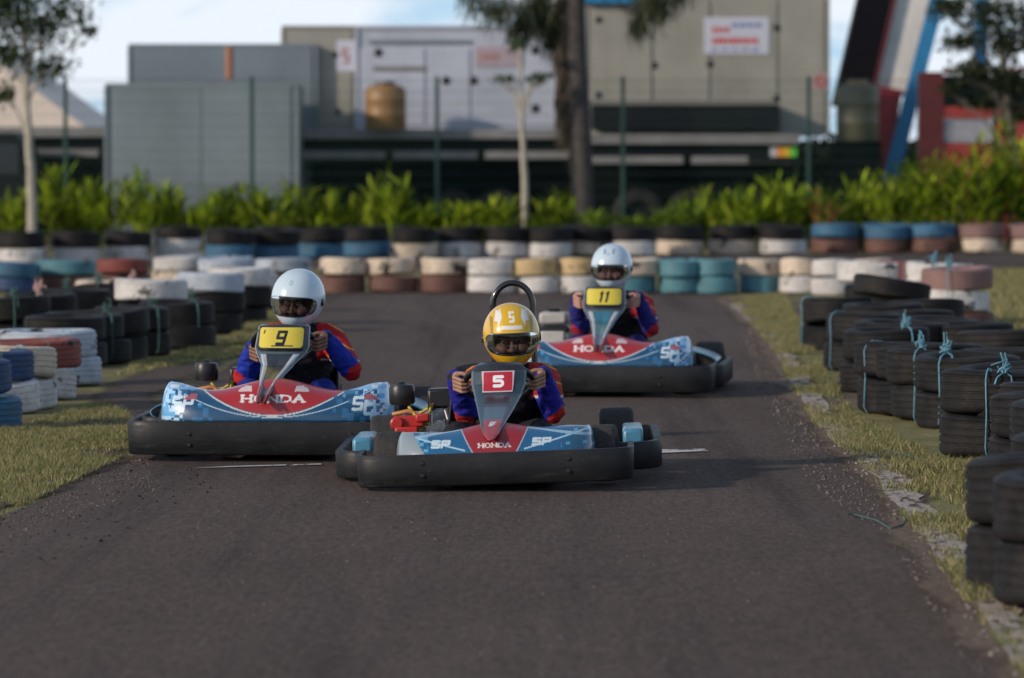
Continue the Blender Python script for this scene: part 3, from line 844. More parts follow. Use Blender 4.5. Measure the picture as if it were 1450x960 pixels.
k5 = make_kart('small kart with red 5 plate and black hoop behind its driver', (-.047, 17.98, 0), R(-1.2), R(-2.0), 'small', '5', steer=R(-6), fair=(.012, -.38, .50), fyaw=R(-3), hoop=True)
k9 = make_kart('wide kart with yellow 9 plate and red and blue nose, leftmost of the three', (-1.035, 19.75, 0), R(-2.5), 0, 'big', '9', steer=R(-10), fair=(-.008, -.36, .595), fyaw=R(-3.5), centre=(.02, .03, .045))
k11 = make_kart('wide kart with yellow 11 plate and beige engine cover, rearmost on the track', (.585, 25.15, 0), R(-6), 0, 'big', '11', steer=R(-6), fair=(-.01, -.36, .625), fyaw=R(1), centre=(.03, .16, .24), eng='beige')

rimt = (0, -.45, .89)
make_person('child driver in a yellow helmet gripping the wheel of the kart numbered 5', k5,
    dict(head=(.062, .12, .597), sh=.43, sy=.2, lean=.05, hands=[(-.135, -.205, .412), (.156, -.205, .415)], elbows=[(-.135, .0, .27), (.232, .0, .27)], rim=rimt,
         knee=.19, darkl=True, legc=(.012,.012,.016), redz=.33, scheme='yellow', hrot=(R(6), 0, R(3)), skin=(.33, .18, .12), blue=(.02, .02, .26), red=(.36, .02, .015), hs=.96))
make_person('child driver in plain white helmet and blue and red suit, kart numbered 9', k9,
    dict(head=(.03, .1, .705), sh=.545, sy=.18, lean=.03, hands=[(-.125, -.15, .458), (.137, -.19, .508)], elbows=[(-.215, .0, .345), (.288, -.04, .375)], rim=rimt,
         knee=.28, redz=.415, scheme='white', hrot=(R(7), R(4), R(-12)), skin=(.20, .10, .065)))
make_person('child driver in a white helmet with dark marks, in the kart numbered 11', k11,
    dict(head=(.0, .1, .733), sh=.545, sy=.18, lean=.03, hands=[(-.155, -.185, .535), (.135, -.185, .535)], elbows=[(-.185, -.02, .37), (.24, -.02, .37)], rim=rimt,
         knee=.28, redz=.43, scheme='white_marks', hrot=(R(5), 0, R(-6)), skin=(.45, .24, .18), blue=(.02, .02, .16), red=(.32, .015, .03)))

# ------------------------------------------------------------------ ground
def ground_mat():
    m, nt, b = new_mat('grassy_earth'); v = objcoord(nt)
    mp = nt.nodes.new('ShaderNodeMapping'); nt.links.new(v, mp.inputs[0]); mp.inputs['Scale'].default_value = (1, .4, 1); v = mp.outputs[0]
    n1 = noise(nt, .9, 6, .65, v, .3); n2 = noise(nt, 7, 6, .7, v); n3 = noise(nt, 60, 4, .7, v)
    green = ramp(nt, n2.outputs[0], .3, .7, (.12, .12, .045, 1), (.27, .24, .115, 1)).outputs[0]
    soil = ramp(nt, n3.outputs[0], .3, .7, (.065, .047, .036, 1), (.17, .125, .095, 1)).outputs[0]
    f = ramp(nt, n1.outputs[0], .46, .62).outputs[0]
    out = mix(nt, f, green, soil)
    sp = ramp(nt, noise(nt, 25, 5, .8, v).outputs[0], .58, .66, (0, 0, 0, 1), (.6, .6, .6, 1)).outputs[0]
    nt.links.new(mix(nt, sp, out, (.15, .115, .08)), b.inputs['Base Color'])
    b.inputs['Roughness'].default_value = .95; b.inputs['Specular IOR Level'].default_value = .1
    bump(nt, b, n3.outputs[0], .6, .02); return m
def asphalt_mat(name, c0, c1, tint=(.118, .090, .075)):
    m, nt, b = new_mat(name); v = objcoord(nt)
    def mp_(sx, sy):
        mp = nt.nodes.new('ShaderNodeMapping'); nt.links.new(v, mp.inputs[0]); mp.inputs['Scale'].default_value = (sx, sy, 1); return mp.outputs[0]
    n1 = noise(nt, .55, 7, .72, mp_(1, .3)); n2 = noise(nt, 42, 6, .85, mp_(1, .22)); n3 = noise(nt, 3, 6, .7, mp_(1, .3)); n4 = noise(nt, 2.2, 5, .65, mp_(1, .035))
    base = ramp(nt, n1.outputs[0], .3, .7, c0+(1,), c1+(1,)).outputs[0]
    base = mix(nt, ramp(nt, n3.outputs[0], .46, .72, (0, 0, 0, 1), (.6, .6, .6, 1)).outputs[0], base, tint)
    base = mix(nt, ramp(nt, n4.outputs[0], .50, .64, (0, 0, 0, 1), (.65, .65, .65, 1)).outputs[0], base, (.050, .040, .037))
    g = ramp(nt, n2.outputs[0], .34, .68, (.62, .61, .60, 1), (1.42, 1.41, 1.4, 1)).outputs[0]
    out = mix(nt, 1.0, base, g, 'MULTIPLY')
    vo = nt.nodes.new('ShaderNodeTexVoronoi'); vo.inputs['Scale'].default_value = 34; nt.links.new(mp_(1, .3), vo.inputs['Vector'])
    st = ramp(nt, vo.outputs['Distance'], .10, .17, (1, 1, 1, 1), (0, 0, 0, 1)).outputs[0]
    sep = nt.nodes.new('ShaderNodeSeparateColor'); nt.links.new(vo.outputs['Color'], sep.inputs[0])
    gate = ramp(nt, sep.outputs[0], .86, .90).outputs[0]
    ff = mix(nt, 1.0, st, gate, 'MULTIPLY')
    nt.links.new(mix(nt, ff, out, (.19, .16, .14)), b.inputs['Base Color'])
    b.inputs['Roughness'].default_value = .93; b.inputs['Specular IOR Level'].default_value = .08
    bump(nt, b, n2.outputs[0], .7, .01); return m
def soil_mat(name, c0, c1, alpha_noise=None, lo=.45, hi=.5, rough=.95):
    m, nt, b = new_mat(name); v = objcoord(nt)
    mp = nt.nodes.new('ShaderNodeMapping'); nt.links.new(v, mp.inputs[0]); mp.inputs['Scale'].default_value = (1, .28, 1); v = mp.outputs[0]
    n = noise(nt, 30, 6, .75, v)
    nt.links.new(ramp(nt, n.outputs[0], .3, .72, c0+(1,), c1+(1,)).outputs[0], b.inputs['Base Color'])
    b.inputs['Roughness'].default_value = rough; bump(nt, b, n.outputs[0], .6, .012)
    if alpha_noise:
        a = noise(nt, alpha_noise, 5, .7, v); nt.links.new(ramp(nt, a.outputs[0], lo, hi).outputs[0], b.inputs['Alpha'])
    return m

G = ground_mat()
g = MB(); g._add([(-1500, -50, 0), (1500, -50, 0), (1500, 3000, 0), (-1500, 3000, 0)], [(0, 1, 2, 3)])
tag(g.build('ground', G, smooth=False), kind='structure', label='patchy grass and bare earth beside the track')

def smooth_edge(px, jitter, step=.18, z=0.0, seed=0):
    P = [gr(*p) for p in px]; out = []
    for a, b in zip(P[:-1], P[1:]):
        n = max(1, int((b-a).length/step))
        for i in range(n): out.append(a.lerp(b, i/n))
    out.append(P[-1])
    # soften the corners
    for _ in range(3):
        q = [out[0]] + [(out[i-1]+out[i]*2+out[i+1])/4 for i in range(1, len(out)-1)] + [out[-1]]; out = q
    for i, p in enumerate(out):
        s = mnoise.noise(Vector((p.x*1.3+seed, p.y*1.1, 3)))*1.0 + mnoise.noise(Vector((p.x*5+seed, p.y*5, 3)))*.5
        out[i] = Vector((p.x + s*jitter, p.y, z))
    return out
RE = [(1640, 1300), (1420, 955), (1350, 860), (1300, 785), (1262, 725), (1222, 672), (1165, 612), (1128, 575), (1108, 540), (1092, 505), (1066, 468), (1035, 440), (1012, 421)]
LE = [(-420, 1300), (-200, 850), (0, 738), (95, 692), (178, 652), (205, 612), (232, 575), (290, 540), (345, 508), (385, 470), (418, 438), (430, 421)]
re_, le_ = smooth_edge(RE, .05, seed=1), smooth_edge(LE, .06, seed=9)
def fan_strip(A, B, z, fall=False):
    """quad strip between two polylines resampled by depth"""
    ys = np.linspace(max(A[0].y, B[0].y), min(A[-1].y, B[-1].y), 320)
    ax = np.interp(ys, [p.y for p in A], [p.x for p in A]); bx = np.interp(ys, [p.y for p in B], [p.x for p in B])
    m = MB(); K_ = 8 if fall else 1; V = []; Fc = []; C_ = []
    for i, y in enumerate(ys):
        for k in range(K_+1):
            V.append((ax[i]+(bx[i]-ax[i])*k/K_, y, z)); f = math.sin(math.pi*k/K_); C_.append((f, f, f))
    for i in range(len(ys)-1):
        for k in range(K_): o = i*(K_+1)+k; Fc.append((o, o+1, o+K_+2, o+K_+1))
    m._add(V, Fc)
    if fall: m.c = C_
    return m
def edge_dirt(name, c0, c1, scale=5):
    m, nt, b = new_mat(name); v = objcoord(nt)
    mp = nt.nodes.new('ShaderNodeMapping'); nt.links.new(v, mp.inputs[0]); mp.inputs['Scale'].default_value = (1, .3, 1); v = mp.outputs[0]
    n = noise(nt, 35, 6, .75, v); n2 = noise(nt, scale, 6, .75, v)
    nt.links.new(ramp(nt, n.outputs[0], .3, .72, c0+(1,), c1+(1,)).outputs[0], b.inputs['Base Color'])
    at_ = nt.nodes.new('ShaderNodeVertexColor'); at_.layer_name = 'Col'
    ad = nt.nodes.new('ShaderNodeMath'); ad.operation = 'MULTIPLY_ADD'; ad.inputs[1].default_value = .55
    nt.links.new(at_.outputs[0], ad.inputs[0]); nt.links.new(n2.outputs[0], ad.inputs[2])
    nt.links.new(ramp(nt, ad.outputs[0], .62, .92).outputs[0], b.inputs['Alpha'])
    b.inputs['Roughness'].default_value = .95; b.inputs['Specular IOR Level'].default_value = .1
    return m
ASP = asphalt_mat('worn_asphalt', (.078, .060, .052), (.116, .092, .081))
tr = fan_strip(le_, re_, .004)
# far end widens where the track bends away behind the barrier
e0 = re_[-1]; e1 = le_[-1]
tr._add([(e1.x, e1.y, .004), (e0.x, e0.y, .004), (e0.x+.3, e0.y+2.2, .004), (e1.x-1.5, e1.y+2.2, .004)], [(0, 1, 2, 3)])
tag(tr.build('track', ASP, smooth=False), kind='structure', label='dark worn asphalt race track')
fr = MB(); a, b = gr(-900, 381), gr(2300, 379); c, d = gr(2300, 356), gr(-900, 366)
fr._add([(a.x, a.y, .004), (b.x, b.y, .004), (c.x, c.y, .004), (d.x, d.y, .004)], [(0, 1, 2, 3)])
tag(fr.build('far_road', asphalt_mat('far_asphalt', (.07, .055, .048), (.10, .08, .068))), kind='structure', label='brown strip of road between the tyre rows')
# bare dirt along both edges
DIRT = edge_dirt('bare_dirt', (.05, .037, .031), (.12, .09, .073))
LD = [(150, 1300), (130, 900), (170, 735), (215, 690), (235, 650), (255, 612), (285, 580), (330, 545), (365, 512), (400, 474), (426, 440), (434, 423)]
LD0 = [(-700, 1300), (-420, 850), (-130, 735), (0, 712), (85, 660), (110, 600), (120, 560), (170, 528), (300, 505), (350, 475), (398, 440), (422, 423)]
m1 = fan_strip(smooth_edge(LD0, .12, seed=4), smooth_edge(LE, .16, seed=5), .008, True)
tag(m1.build('dirt_edge', DIRT, smooth=False), kind='structure', label='bare brown dirt along the left side of the track')
RD0 = [(x-26*(y-245)/400, y) for x, y in RE]; RD1 = [(x+62*(y-245)/400, y) for x, y in RE]
m2 = fan_strip(smooth_edge(RD0, .10, seed=2), smooth_edge(RD1, .12, seed=6), .008, True)
tag(m2.build('dirt_edge', edge_dirt('bare_dirt_reddish', (.085, .062, .048), (.21, .155, .115), 4), smooth=False), kind='structure', label='bare reddish dirt along the right side of the track')
# worn white edge line
line = soil_mat('worn_white_paint', (.20, .16, .13), (.50, .42, .36), 24, .40, .50, .8)
WL = [(1500, 1060), (1432, 930), (1372, 850), (1318, 780), (1278, 728), (1238, 680), (1196, 640), (1150, 596), (1122, 545), (1100, 505), (1068, 462), (1030, 432)]
A_ = smooth_edge(WL, .03, seed=3)
B_ = [Vector((p.x+.12+.05*mnoise.noise(Vector((p.y*3, 0, 0))), p.y, 0)) for p in A_]
tag(fan_strip(A_, B_, .012).build('edge_line', line, smooth=False), kind='structure', label='broken white paint line along the right edge of the track')
def mark(pts, name, lab):
    P = [gr(*p) for p in pts]; q = MB(); q._add([(p.x, p.y, .009) for p in P], [tuple(range(len(P)))])
    tag(q.build(name, soil_mat('white_paint', (.35, .34, .33), (.6, .58, .56), 9, .40, .46, .8), smooth=False), kind='structure', label=lab)
mark([(935, 644), (1003, 641), (1002, 638), (935, 639)], 'start_line', 'short white painted line to the right of kart 5')
mark([(270, 665.5), (455, 660.5), (455, 659), (330, 662.5)], 'start_line', 'faint white painted line under kart 9')
0 and mark([(905, 864), (918, 864), (918, 860), (880, 861)], 'start_line', 'small pale scuff in the foreground asphalt')

# ------------------------------------------------------------------ grass, stones
def blade_mat(name, a, b2):
    m, nt, b = new_mat(name)
    at_ = nt.nodes.new('ShaderNodeVertexColor'); at_.layer_name = 'Col'
    nt.links.new(at_.outputs[0], b.inputs['Base Color']); b.inputs['Roughness'].default_value = .7
    b.inputs['Specular IOR Level'].default_value = .2
    tr_ = nt.nodes.new('ShaderNodeBsdfTranslucent'); nt.links.new(at_.outputs[0], tr_.inputs[0])
    mx = nt.nodes.new('ShaderNodeMixShader'); mx.inputs[0].default_value = .3
    nt.links.new(b.outputs[0], mx.inputs[1]); nt.links.new(tr_.outputs[0], mx.inputs[2]); nt.links.new(mx.outputs[0], nt.nodes['Material Output'].inputs[0])
    return m
GB = blade_mat('grass_blades', 0, 0)
def in_poly(x, y, poly):
    ins = np.zeros(len(x), bool); n = len(poly)
    for i in range(n):
        x1, y1 = poly[i]; x2, y2 = poly[(i+1) % n]
        c = ((y1 > y) != (y2 > y)) & (x < (x2-x1)*(y-y1)/(y2-y1+1e-12)+x1); ins ^= c
    return ins
def scatter_grass(poly_px, n, hmin, hmax, wid, label, seed, thr=-.12, fade=.0):
    poly = [tuple(gr(*p).xy) for p in poly_px]; P = np.array(poly)
    lo, hi = P.min(0), P.max(0); r = np.random.default_rng(seed)
    x = r.uniform(lo[0], hi[0], n*4); y = r.uniform(lo[1], hi[1], n*4)
    k = in_poly(x, y, poly); x, y = x[k], y[k]
    nz = np.array([mnoise.noise(Vector((a*1.6, b*.9, seed))) + .5*mnoise.noise(Vector((a*6, b*5, seed))) for a, b in zip(x[:n*3], y[:n*3])])
    x, y = x[:len(nz)], y[:len(nz)]
    k = nz > thr + r.normal(0, .12, len(nz)); x, y, nz = x[k][:n], y[k][:n], nz[k][:n]
    c = len(x); h = r.uniform(hmin, hmax, c)*(.7+.8*np.clip(nz+.2, 0, 1)); a = r.uniform(0, 2*math.pi, c); ln = r.normal(0, .45, (c, 2))
    w = wid*r.uniform(.6, 1.3, c); dx, dy = np.cos(a)*w, np.sin(a)*w
    z0 = np.full(c, .001)
    V = np.stack([np.stack([x-dx, y-dy, z0], 1), np.stack([x+dx, y+dy, z0], 1),
                  np.stack([x+dx*.7+ln[:, 0]*h*.4, y+dy*.7+ln[:, 1]*h*.4, h*.55], 1), np.stack([x-dx*.7+ln[:, 0]*h*.4, y-dy*.7+ln[:, 1]*h*.4, h*.55], 1),
                  np.stack([x+ln[:, 0]*h, y+ln[:, 1]*h, h], 1)], 1).reshape(-1, 3)
    i = np.arange(c)*5
    me = bpy.data.meshes.new('grass')
    Fq = [(int(q), int(q+1), int(q+2), int(q+3)) for q in i] + [(int(q+3), int(q+2), int(q+4)) for q in i]
    me.from_pydata(V.tolist(), [], Fq)
    dry = r.random(c)
    base = np.where(dry[:, None] < .42, np.array([.36, .31, .16]), np.array([.17, .19, .065]))*r.uniform(.6, 1.35, (c, 1))
    base = np.where((dry > .93)[:, None], np.array([.30, .24, .13]), base)
    set_col(me, np.repeat(base, 5, 0)); me.materials.append(GB)
    o = bpy.data.objects.new('grass', me); COL.objects.link(o); tag(o, label, 'grass', kind='stuff')
GPR = [(1455, 975), (1370, 860), (1300, 765), (1250, 700), (1205, 650), (1150, 600), (1120, 550), (1100, 505), (1060, 455), (1030, 424), (1110, 418), (1140, 470), (1170, 530), (1210, 590), (1330, 650), (1480, 660), (1600, 760), (1700, 975)]
scatter_grass(GPR, 100000, .010, .048, .0024, 'short olive grass and weeds between the track and the right tyre barrier', 11)
GPL = [(-60, 760), (0, 735), (95, 688), (178, 648), (200, 600), (150, 575), (60, 595), (-40, 620), (-200, 700)]
scatter_grass(GPL, 60000, .010, .044, .0024, 'short green grass in the lower left corner beside the track', 12, -.25)
GPL2 = [(165, 532), (330, 508), (392, 465), (415, 432), (385, 440), (300, 492), (200, 515)]
scatter_grass(GPL2, 14000, .02, .05, .004, 'dry grass strip in front of the black tyres on the left', 13, -.3)
GPF = [(1382, 478), (1480, 490), (1620, 500), (1560, 385), (1385, 383)]
scatter_grass(GPF, 26000, .03, .08, .006, 'sunlit lawn behind the right tyre barrier', 14, -.5)
# stones and crumbs
def scatter_stones(poly_px, n, smin, smax, label, seed, mt):
    poly = [tuple(gr(*p).xy) for p in poly_px]; P = np.array(poly); lo, hi = P.min(0), P.max(0); r = np.random.default_rng(seed)
    x = r.uniform(lo[0], hi[0], n*5); y = r.uniform(lo[1], hi[1], n*5); k = in_poly(x, y, poly); x, y = x[k][:n], y[k][:n]
    b = MB()
    for a, c in zip(x, y):
        s = r.uniform(smin, smax)*(1 if r.random() < .95 else 1.8)
        pts = [(math.cos(t)*s*r.uniform(.6, 1.2), math.sin(t)*s*r.uniform(.6, 1.2), 0) for t in (0, 1.26, 2.5, 3.77, 5.0)]
        vs = [(a+p[0], c+p[1], .003) for p in pts]+[(a+p[0]*.6, c+p[1]*.6, .004+s*r.uniform(.5, 1)) for p in pts]
        b._add(vs, [(0,1,6,5),(1,2,7,6),(2,3,8,7),(3,4,9,8),(4,0,5,9),(5,6,7,8,9)])
    o = b.build('gravel', mt, smooth=False); tag(o, label, 'gravel', kind='stuff')
STN = mat('crumb_stone', (.13, .105, .09), .9, var=.5, vscale=3)
STP = mat('pale_stone', (.22, .19, .165), .9, var=.4, vscale=3)
LEp = [(-50, 780), (60, 760), (150, 720), (230, 700), (215, 655), (178, 650), (95, 690), (0, 735)]
scatter_stones(LEp, 500, .002, .006, 'crumbs of rubber and grit along the left track edge', 21, STN)
scatter_stones([(-60, 840), (120, 780), (260, 720), (330, 690), (215, 640), (178, 650), (95, 690), (0, 735)], 170, .002, .006, 'black tyre crumbs and grit along the left side of the track', 27, mat('tyre_crumb', (.02, .018, .017), .95, spec=.05))
scatter_stones([(1255, 760), (1150, 690), (1080, 560), (1050, 470), (1085, 470), (1120, 560), (1250, 690), (1440, 950), (1380, 960)], 1200, .003, .009, 'grit and small stones along the right track edge', 22, STN)
scatter_stones([(1262, 725), (1185, 640), (1125, 560), (1160, 560), (1240, 640), (1450, 900), (1450, 960), (1420, 960)], 260, .005, .014, 'pale pebbles beside the white edge line', 23, STP)
scatter_stones([(150, 960), (1200, 960), (1100, 700), (250, 700)], 110, .0015, .004, 'loose specks of grit on the foreground asphalt', 24, STP)

# ------------------------------------------------------------------ tyres
def tyre_mesh(seed, R0=.29, Hh=.19, lug=True):
    r = random.Random(seed); h = Hh/2
    pr = [(.60, -.55), (.62, -.80), (.70, -.95), (.82, -1.0), (.91, -.97), (.965, -.88), (.985, -.78)]
    ng = 4
    for k in range(ng):
        a = -.72+1.44*k/(ng)+.04; b = a+1.44/ng-.12
        pr += [(1.0, a), (1.0, b), (.972, b+.02), (.972, b+.10)]
    pr += [(.985, .80), (.965, .88), (.91, .97), (.82, 1.0), (.70, .95), (.62, .80), (.60, .55), (.66, .5), (.86, .72), (.93, .4), (.94, 0), (.93, -.4), (.86, -.72), (.66, -.5)]
    prof = [(R0*a, h*b) for a, b in pr]
    b = MB(); seg = 56
    b.lathe(prof, seg, None, True)
    ph = r.uniform(0, 6); sq = r.uniform(.008, .03)
    nb = len(prof); vs = []
    for i, p in enumerate(b.v):
        v = Vector(p); a = math.atan2(v.y, v.x); rad = math.hypot(v.x, v.y); k = i // nb
        f = 1+sq*math.cos(2*a+ph)+.006*math.sin(5*a+ph*2)
        lugf = 1
        if lug and rad > R0*.985 and k % 2: lugf = .988
        vs.append((v.x*f*lugf, v.y*f*lugf, v.z*(1+.05*math.sin(2*a+ph*1.7)) + .006*math.sin(a+ph)))
    b.v = vs
    return b
TM = []
for s in range(4):
    o = tyre_mesh(s).build('tyre', TY['black']); TM.append(o.data); bpy.data.objects.remove(o)
used_tyre = []
ORD = ['first','second','third','fourth','fifth','sixth','seventh','eighth','ninth','tenth','eleventh','twelfth','thirteenth','fourteenth','fifteenth','sixteenth','seventeenth','eighteenth','nineteenth','twentieth','twenty-first','twenty-second','twenty-third','twenty-fourth']
def tyre(x, y, z, dia, hgt, colour, label, group, tilt=None):
    o = bpy.data.objects.new('tyre', random.choice(TM)); COL.objects.link(o)
    o.location = (x, y, z); s = dia/.58; o.scale = (s, s, hgt/.19)
    o.rotation_euler = tilt or (random.uniform(-.03, .03), random.uniform(-.03, .03), random.uniform(0, 6.28))
    o.material_slots[0].link = 'OBJECT'; o.material_slots[0].material = TY[colour]
    return tag(o, label, 'tyre', group)
CN = {'black': 'black', 'white': 'white painted', 'sunlit_white': 'sunlight-tinted white', 'yellow': 'yellowish painted', 'blue': 'blue painted', 'navy': 'dark blue painted',
      'teal': 'teal painted', 'red': 'red painted', 'brown': 'brown painted', 'shaded_white': 'shade-tinted white', 'mauve': 'dull mauve painted'}
LV = {1: ['only tyre'], 2: ['bottom', 'top'], 3: ['bottom', 'middle', 'top']}
def stack(px, py, dia, hgt, cols, where, group, jit=.028, base=0):
    """front foot of the stack at pixel (px,py); cols from bottom to top"""
    g_ = gr(px, py); z = base; g_.x *= (g_.y+dia/2)/g_.y
    out = []
    for k, c in enumerate(cols):
        pos = LV[len(cols)][k]
        lab = f"{CN[c]} tyre, {pos} of {where}" if len(cols) > 1 else f"{CN[c]} tyre lying as {where}"
        tyre(g_.x+random.uniform(-jit, jit), g_.y+dia/2+random.uniform(-jit, jit), z+hgt/2, dia*random.uniform(.96, 1.03), hgt*random.uniform(.955, .985), c, lab, group, (random.gauss(0, .028), random.gauss(0, .028), random.uniform(0, 6.28)))
        z += hgt
    return (g_.x, g_.y+dia/2, z)

def rope(x, y, z, rad, H, ang, mt, label, knot=True, seed=0, thick=.0038):
    """rope looped over one side of a stack with a knot on top"""
    r = random.Random(seed); c, s = math.cos(ang), math.sin(ang)
    b = MB(); o = .008
    pts = [(x+c*rad*.56, y+s*rad*.56, z-.05), (x+c*rad*.62, y+s*rad*.62, z+o), (x+c*rad*.85, y+s*rad*.85, z+o*1.5), (x+c*(rad*.98), y+s*(rad*.98), z-.005), (x+c*(rad+.012), y+s*(rad+.012), z-.04),
           (x+c*(rad+.010)+.004, y+s*(rad+.010), z-H*.5), (x+c*(rad+.012), y+s*(rad+.012), z-H+.04), (x+c*(rad*.97), y+s*(rad*.97), z-H+.006)]
    b.tube(pts, thick, 6)
    if knot:
        kx, ky = x+c*rad*.8, y+s*rad*.8
        for _ in range(5):
            p = []
            a0 = r.uniform(0, 6.28)
            for t in range(7): p.append((kx+math.cos(a0+t*.9)*.022*r.uniform(.4, 1.6), ky+math.sin(a0+t*.9)*.02, z+.012+.035*r.random()+.012*t*(r.random() < .35)))
            b.tube(p, thick*.9, 5)
        b.tube([(kx, ky, z+.02), (kx+r.uniform(-.05, .05), ky-.01, z+.075), (kx+r.uniform(-.07, .07), ky-.02, z+.05)], thick*.8, 5)
        b.tube([(kx, ky, z+.02), (kx+.03, ky-.02, z-.0), (kx+.035, ky-.04, z-.07)], thick*.8, 5)
    o = b.build('rope', mt); tag(o, label, 'rope', 'ropes tied round the tyre stacks')

# far row
far = [(33, 376, 'W'), (108, 375, 'W'), (181, 374, 'W'), (252, 373, 'W2'), (328, 370, 'B'), (390, 369, 'B'), (456, 367, 'B'), (519, 364, 'B'), (586, 366, 'C'), (652, 365, 'W'), (718, 365, 'W'), (776, 365, 'W'), (833, 364, 'C'),
       (893, 364, 'W'), (962, 362, 'C'), (1036, 361, 'C'), (1107, 361, 'W'), (1182, 359, 'BR'), (1253, 359, 'BR'), (1320, 359, 'BR'), (1390, 359, 'MW'), (1462, 359, 'MW')]
for i, (px, py, k) in enumerate(far):
    sp = 68/((py-245)/1.29)
    cols = {'W': ['white', 'black'], 'W2': ['white', 'white', 'black'], 'B': ['blue', 'black'], 'C': ['sunlit_white', 'black'], 'BR': ['brown', 'blue'], 'MW': ['sunlit_white', 'mauve']}[k]
    h = .235 if k != 'W2' else .175
    stack(px, py, sp*1.01, h, cols, f"{ORD[i]} stack from left in the farthest tyre row", 'tyres of the farthest row')
# row behind the karts
mid = [(486, 415, ['brown', 'sunlit_white']), (557, 415, ['brown', 'sunlit_white']), (627, 415, ['brown', 'sunlit_white']), (696, 416, ['white', 'white']), (761, 416, ['white', 'yellow']), (822, 416, ['white', 'yellow']), (893, 417, ['teal', 'sunlit_white']),
       (962, 417, ['teal', 'teal']), (1012, 417, ['teal', 'teal']), (1076, 416, ['teal', 'sunlit_white']), (1131, 417, ['white', 'sunlit_white']), (1182, 418, ['white', 'white']), (1236, 417, ['white', 'sunlit_white'])]
for i, (px, py, cols) in enumerate(mid):
    w = 71 if i < 4 else (62 if i < 9 else 60)
    if i == 6: w = 80
    stack(px, py, w/((py-245)/1.29), .187, cols, f"{ORD[i]} stack from left in the row behind the karts", 'tyres of the middle row')
# left, behind
lb = [(22, 415, 78, ['navy', 'blue']), (92, 413, 90, ['brown', 'teal']), (176, 409, 78, ['brown', 'red']), (252, 404, 76, ['sunlit_white', 'white']), (322, 406, 80, ['black', 'shaded_white']), (398, 408, 84, ['brown', 'shaded_white'])]
for i, (px, py, w, cols) in enumerate(lb):
    stack(px, py, w/((py-245)/1.29), .165, cols, f"{ORD[i]} stack from left in the coloured left row", 'tyres of the coloured left row')
# left black barrier: stacks given by right edge, base
def edge_stack(side, ex, py, dia, hgt, cols, where, group, **kw):
    s = (py-245)/1.29
    px = ex + side*dia*s/2
    return stack(px, py+dia*.0, dia, hgt, cols, where, group, **kw)
LBK = [(386, 462, ['black', 'black', 'white']), (345, 474, ['black', 'black', 'shaded_white']), (302, 496, ['black', 'black']), (268, 490, ['black', 'black', 'white']), (247, 506, ['black', 'black']), (215, 513, ['black', 'black']), (183, 518, ['black', 'black']), (150, 523, ['black', 'black'])]
nm = ['first', 'second', 'third', 'fourth', 'fifth', 'sixth', 'seventh', 'eighth']
for i, (ex, py, cols) in enumerate(LBK):
    hh = .165 if len(cols) == 3 else .175
    q = edge_stack(-1, ex, py, .55, hh, cols, f"{nm[i]} left barrier stack from the track end", 'tyres of the left black barrier')
    if i in (2, 4, 6): rope(q[0], q[1], q[2], .275, .33, -math.pi/2+.7, M['ropegreen'], f"green rope over the {nm[i]} black stack of the left barrier", seed=i)
# second file of black tyres behind them
for i, (px, py) in enumerate([(60, 487), (105, 478), (155, 470), (205, 462), (20, 495)]):
    q = stack(px, py, .58, .19, ['black', 'black'], f"the {nm[i]} stack in the back file of the left barrier", 'tyres of the left back file')
    rope(q[0], q[1], q[2], .29, .36, -math.pi/2+random.uniform(-.4, .4), M['ropepink'] if i in (0, 3) else M['ropegreen'], f"frayed {'pink' if i in (0,3) else 'green'} rope knotted on the {nm[i]} back file stack at left", seed=30+i, thick=.005)
for i, (px, py, w) in enumerate([(160, 428, 92), (214, 428, 92), (290, 418, 96), (345, 416, 90)]):
    stack(px, py+27, .62, .18, ['black', 'sunlit_white' if i % 2 == 0 else 'white'], f"the {nm[i]} white topped stack behind the left black barrier", 'white topped tyres at left')
# left coloured front stacks (right edge, base y)
for i, (ex, py, cols, w) in enumerate([(142, 550, ['shaded_white', 'shaded_white'], 'the pale stack next to the left black barrier'), (112, 569, ['white', 'red'], 'the red over white stack at the left edge'),
                                       (82, 583, ['white', 'sunlit_white'], 'the sunlight-tinted white stack at the left edge'), (49, 589, ['white', 'navy'], 'the dark blue over white stack at the left edge'), (26, 613, ['blue', 'navy'], 'the blue stack nearest the camera on the left')]):
    q = edge_stack(-1, ex, py, .6, .172, cols, w, 'tyres of the painted left stacks')
    rope(q[0], q[1], q[2], .3, .34, -math.pi/2+.55, M['ropegreen'] if i % 2 else M['rope'], f"thin rope tied round {w}", knot=False, seed=50+i, thick=.0032)

# right barrier (left edge, base y)
RB = [(1405, 876, .2, 'the nearest black stack, cut by the right edge of the picture'), (1366, 848, .213, 'the black stack just behind the nearest one at right'),
      (1416, 668, .19, 'the black stack at the right edge behind the gap'), (1380, 655, .19, 'the second black stack behind the gap in the right barrier'), (1329, 653, .2, 'the black stack standing left of the gap in the right barrier'),
      (1296, 609, .185, 'the roped stack fourth from the far end of the right barrier'), (1259, 598, .185, 'the roped stack third from the far end of the right barrier'), (1212, 588, .19, 'the stack second from the far end of the right barrier'),
      (1190, 558, .19, 'the stack with the big rope knot in the right barrier'), (1166, 527, .19, 'the low stack behind the rope knot in the right barrier'), (1134, 496, .19, 'the far left end stack of the right barrier')]
tops = []
for i, (ex, py, hh, w) in enumerate(RB):
    tops.append(edge_stack(+1, ex, py, .54, hh, ['black', 'black'], w, 'tyres of the right black barrier', jit=.012))
